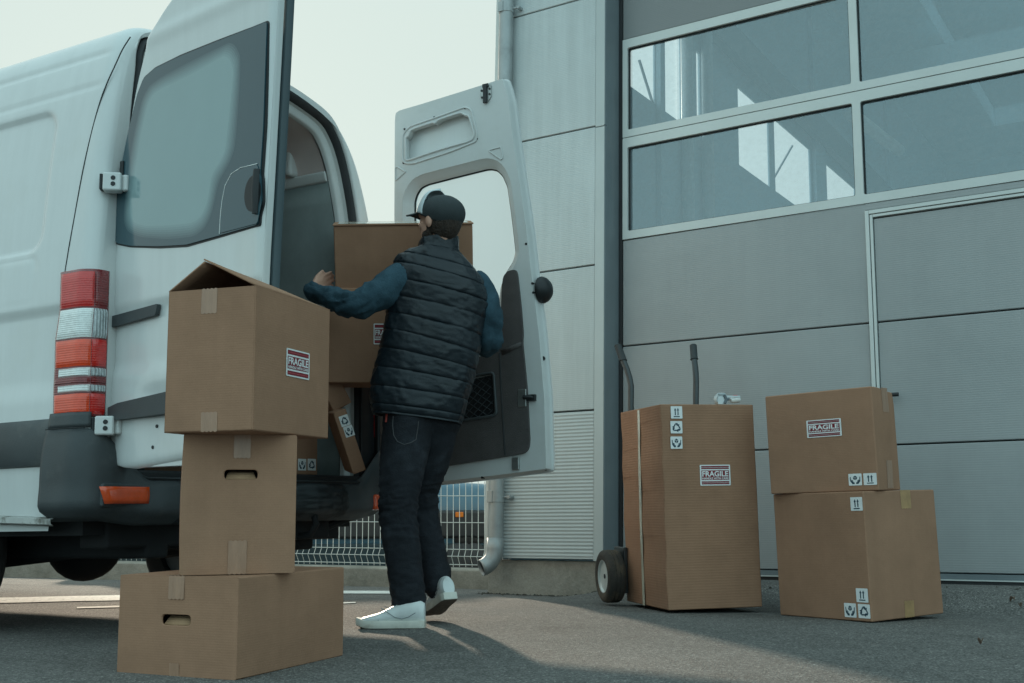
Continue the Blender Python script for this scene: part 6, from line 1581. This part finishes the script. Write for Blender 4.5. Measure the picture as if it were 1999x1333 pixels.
kneeL, kneeR, ankL, ankR = A(778, 1000, 4.96), A(822, 985, 5.17), A(798, 1180, 4.93), A(850, 1115, 5.14)
for v in jm.vertices:
    p = v.co; n_ = v.normal
    w1 = math.exp(-((p.z - kneeL.z) / .13) ** 2); w2 = math.exp(-((p.z - ankL.z - .03) / .10) ** 2); w3 = math.exp(-((p.z - .98) / .16) ** 2)
    amp = .0022 + .010 * w1 + .009 * w2 + .004 * w3
    q = p + V((noise.noise(p * 6), noise.noise(p * 6 + V((9, 0, 0))), noise.noise(p * 5 + V((0, 7, 0))))) * .05
    d = .5 * noise.noise(V((q.x * 9 + q.z * 12, q.y * 9, q.z * 24))) + .9 * ridge(V((q.x * 8 - q.z * 12, q.y * 8 + 3, q.z * 26))) + .5 * ridge(V((q.x * 14 + q.z * 20, q.y * 14 + 9, q.z * 34))) - .25 + .2 * noise.noise(q * 30)
    v.co = p + n_ * (amp * d + .001)
jm.materials.append(M_JEAN)
for poly in jm.polygons: poly.material_index = 0
jean = obj('jeans', jm, man, ang=180, recalc=False)
# back pocket, drawn by its stitching
def on_jean(px, py):
    o_ = CAM; d_ = ray(px, py); best = None
    inv_ = wm(man).inverted()
    ok, loc, nn, _i = jean.ray_cast(inv_ @ o_, (inv_.to_3x3() @ d_).normalized())
    return (wm(man) @ loc + nn * .002) if ok else at(px, py, 4.9)
bpy.context.view_layer.update()
k = MB(); k.tube([on_jean(*q) for q in ((768, 812), (767, 830), (769, 850), (776, 862), (789, 868), (802, 864), (812, 858), (815, 838), (817, 822))], .0018, 6); k.build('pocket_seam', mat('faded_thread', (.075, .075, .08), .8), jean)
k = MB(); k.tube([on_jean(*q) for q in ((756, 806), (755, 815), (754, 824))], .005, 6); k.build('red_tab', mat('red_tab', (.5, .06, .04), .6), jean)
# ---- sneakers
def sneaker(heel, toe, up_, nm_roll=0.0, label=None, w_=.047):
    L = (toe - heel).length; f = (toe - heel).normalized(); sd = up_.cross(f).normalized(); u_ = f.cross(sd)
    top = [(0, .098), (.06, .108), (.16, .112), (.26, .108), (.36, .100), (.46, .088), (.58, .070), (.70, .056), (.82, .048), (.92, .040), (1.0, .024)]
    wid = [(0, .55), (.06, .72), (.2, .76), (.4, .78), (.55, .90), (.68, 1.0), (.8, .95), (.9, .75), (.96, .5), (1.0, .28)]
    rings = []; N = 26
    for i in range(41):
        s_ = i / 40; s2 = .5 - .5 * math.cos(math.pi * s_); hgt = interp(top, s2); hw = w_ * interp(wid, s2); c = heel + f * (s2 * L) + u_ * .020; R_ = []
        for q in range(N):
            an = 2 * math.pi * q / N; ca, sa = math.cos(an), math.sin(an)
            x_ = math.copysign(abs(ca) ** .75, ca) * hw * (1 - .35 * max(sa, 0) ** 1.3 * (1 if s2 < .62 else .55)); z_ = (hgt - .02) * (.5 + .5 * math.copysign(abs(sa) ** .8, sa))
            R_.append(c + sd * x_ + u_ * z_)
        rings.append(R_)
    k = MB(); k.loft(rings); sh = k.build('sneaker', M_SHOE, man, ang=60)
    if label: sh['label'] = label
    # sole wall
    ol_ = []
    for i in range(33):
        s_ = i / 32; s2 = .5 - .5 * math.cos(math.pi * s_); ol_.append((s2 * L * 1.02 - .003, w_ * interp(wid, s2) * 1.06 + .003))
    loop = ol_ + [(a, -b) for a, b in ol_[::-1]]
    k = MB()
    toe_r = lambda a: .010 * sstep(.8, 1.0, a / L) ** 2
    k.loft([[heel + f * a * sc_ + sd * b * sc2 + u_ * (z_ + toe_r(a)) for a, b in loop] for z_, sc_, sc2 in ((.0, .99, .96), (.004, 1.0, 1.0), (.026, 1.0, 1.0), (.030, .995, .96))]); so_ = k.build('sole', M_SOLE, sh, ang=50)
    k = MB(); k.loft([[heel + f * (L * .02 + a * .97) + sd * b * .93 + u_ * (z_ + toe_r(a)) for a, b in loop] for z_ in (-.002, .0008)]); k.build('tread', M_TREAD, so_, ang=50)
    k = MB()
    for j in range(6):
        s_ = .40 + j * .05; hgt = interp(top, s_); 
        k.tube([heel + f * (s_ * L) + sd * -.026 + u_ * (hgt - .006), heel + f * (s_ * L + .004) + u_ * (hgt - .0008), heel + f * (s_ * L) + sd * .026 + u_ * (hgt - .006)], .0013, 6)
    k.build('laces', M_SHOE, sh)
    k = MB(); 
    for sg in (-1, 1):
        ptsw = []
        for a in [0, .2, .4, .6, .8, 1]:
            s_ = lerp(.12, .62, a); hgt = lerp(.062, .036, math.sin(math.pi * min(a * 1.1, 1))) + .02 * a ** 3; ptsw.append(heel + f * (s_ * L) + sd * (sg * (w_ * interp(wid, s_) * .995)) + u_ * hgt)
        k.tube(ptsw, .0016, 6)
        k.tube([heel + f * (.66 * L) + sd * (sg * w_ * .96) + u_ * .03, heel + f * (.66 * L) + sd * (sg * w_ * .62) + u_ * .056, heel + f * (.64 * L) + u_ * .064], .0016, 6)
    k.build('stitching', mat('grey_stitching', (.22, .24, .25), .7), sh)
    return sh
hl = onz(829, 1226, .0); tl = onz(697, 1226, .0); hl.z = tl.z = .003
sneaker(hl, tl, V((0, 0, 1)), label='left white sneaker planted flat on the asphalt')
rtoe = A(836, 1203, 5.26); rtoe.z = .006
rh2 = A(872, 1176, 5.06)
fr_d = (rtoe - rh2).normalized(); rheel = rtoe - fr_d * .285
upr = V((-.22, .4, 1)); upr = (upr - fr_d * upr.dot(fr_d)).normalized()
sneaker(rheel, rtoe, upr, label='right white sneaker with its heel lifted')
# ---- cap, hair, beard
def dome(az0, az1, band_f, band_b, rf, rs2, ru, cu, nu=40, nv=18, bulge=None):
    def fn(u, v):
        az = lerp(az0, az1, u); cf = math.cos(az); base = lerp(band_b, band_f, .5 + .5 * cf)
        th0 = math.acos(max(-1, min(1, (base - cu) / ru))); th = th0 * (1 - v) + .001
        d = V((math.sin(th) * math.cos(az), math.sin(th) * math.sin(az), math.cos(th)))
        ex = bulge(az, th) if bulge else 0
        return hp3(-.006 + (rf + ex) * d.x, (rs2 + ex) * d.y, cu + (ru + ex) * d.z)
    k = MB(); k.grid(fn, nu, nv); return k
k = dome(0, 2 * math.pi, .054, -.056, .118, .095, .085, .030, 64, 24); cap = k.build('cap', M_CAPD, man, ang=80, solid=.003)
fb = lambda az, th: .003 + .027 * math.exp(-(max(th - .35, 0) / .5) ** 2) * (.25 + .75 * math.cos(az * .9) ** .7)
k = dome(-1.34, 1.34, .052, -.030, .117, .094, .090, .030, 30, 20, fb); k.build('front_panel', M_CAPW, cap, recalc=False, ang=80, solid=.003)
def brim(u, v):
    s_ = lerp(-1, 1, u); f0 = .098 * math.sqrt(max(0, 1 - (s_ * .74) ** 2)); f1 = .100 + .078 * math.sqrt(max(0, 1 - abs(s_) ** 2.6))
    f_ = lerp(f0, max(f1, f0), v); return hp3(f_ - .004, s_ * .076, .052 - .018 * s_ * s_ - .006 * v + .006 * (1 - s_ * s_) * v)
k = MB(); k.grid(brim, 28, 10); k.build('brim', M_CAPD, cap, recalc=False, solid=.006, ang=70)
k = MB(); k.ell(hp3(-.022, 0, .115), .008, .008, .005, HR, 12, 8); k.build('button', M_CAPD, cap)
k = MB()
for az in (math.pi * .5, math.pi, math.pi * 1.5):
    k.tube([hp3(-.006 + .1188 * math.sin(th) * math.cos(az), .0958 * math.sin(th) * math.sin(az), .030 + .0858 * math.cos(th)) for th in [.1 + .13 * i for i in range(12)]], .0014, 5)
k.build('cap_seam', M_CAPD, cap)
def hairfn(u, v):
    az = lerp(math.radians(78), math.radians(282), u); lowr = lerp(-.062, -.098, sstep(.0, .35, min(u, 1 - u) * 1.0)); z_ = lerp(lowr, .02, v)
    th = math.acos(max(-1, min(1, (z_ - .022) / .125))); r_ = math.sin(th); p = hp3(-.006 + .103 * math.cos(az) * r_, .0795 * math.sin(az) * r_, z_)
    return p + (p - HC).normalized() * (.002 * noise.noise(p * 90))
k = MB(); k.grid(hairfn, 50, 16); k.build('hair', M_HAIR, man, recalc=False, solid=.008, ang=80)
k = MB(); k.ell(hp3(.060, 0, -.083), .040, .046, .036, HR, 28, 18); k.ell(hp3(.084, 0, -.070), .016, .028, .026, HR)
for s_ in (-1, 1):
    k.ell(hp3(.030, s_ * .048, -.066), .034, .016, .032, HR); k.ell(hp3(.012, s_ * .064, -.035), .012, .010, .036, HR)
bme = fuse(k, .004, 2)
for v in bme.vertices: v.co += v.normal * (.0018 * noise.noise(v.co * 160))
bme.materials.append(M_HAIR); obj('beard', bme, man, ang=180, recalc=False)
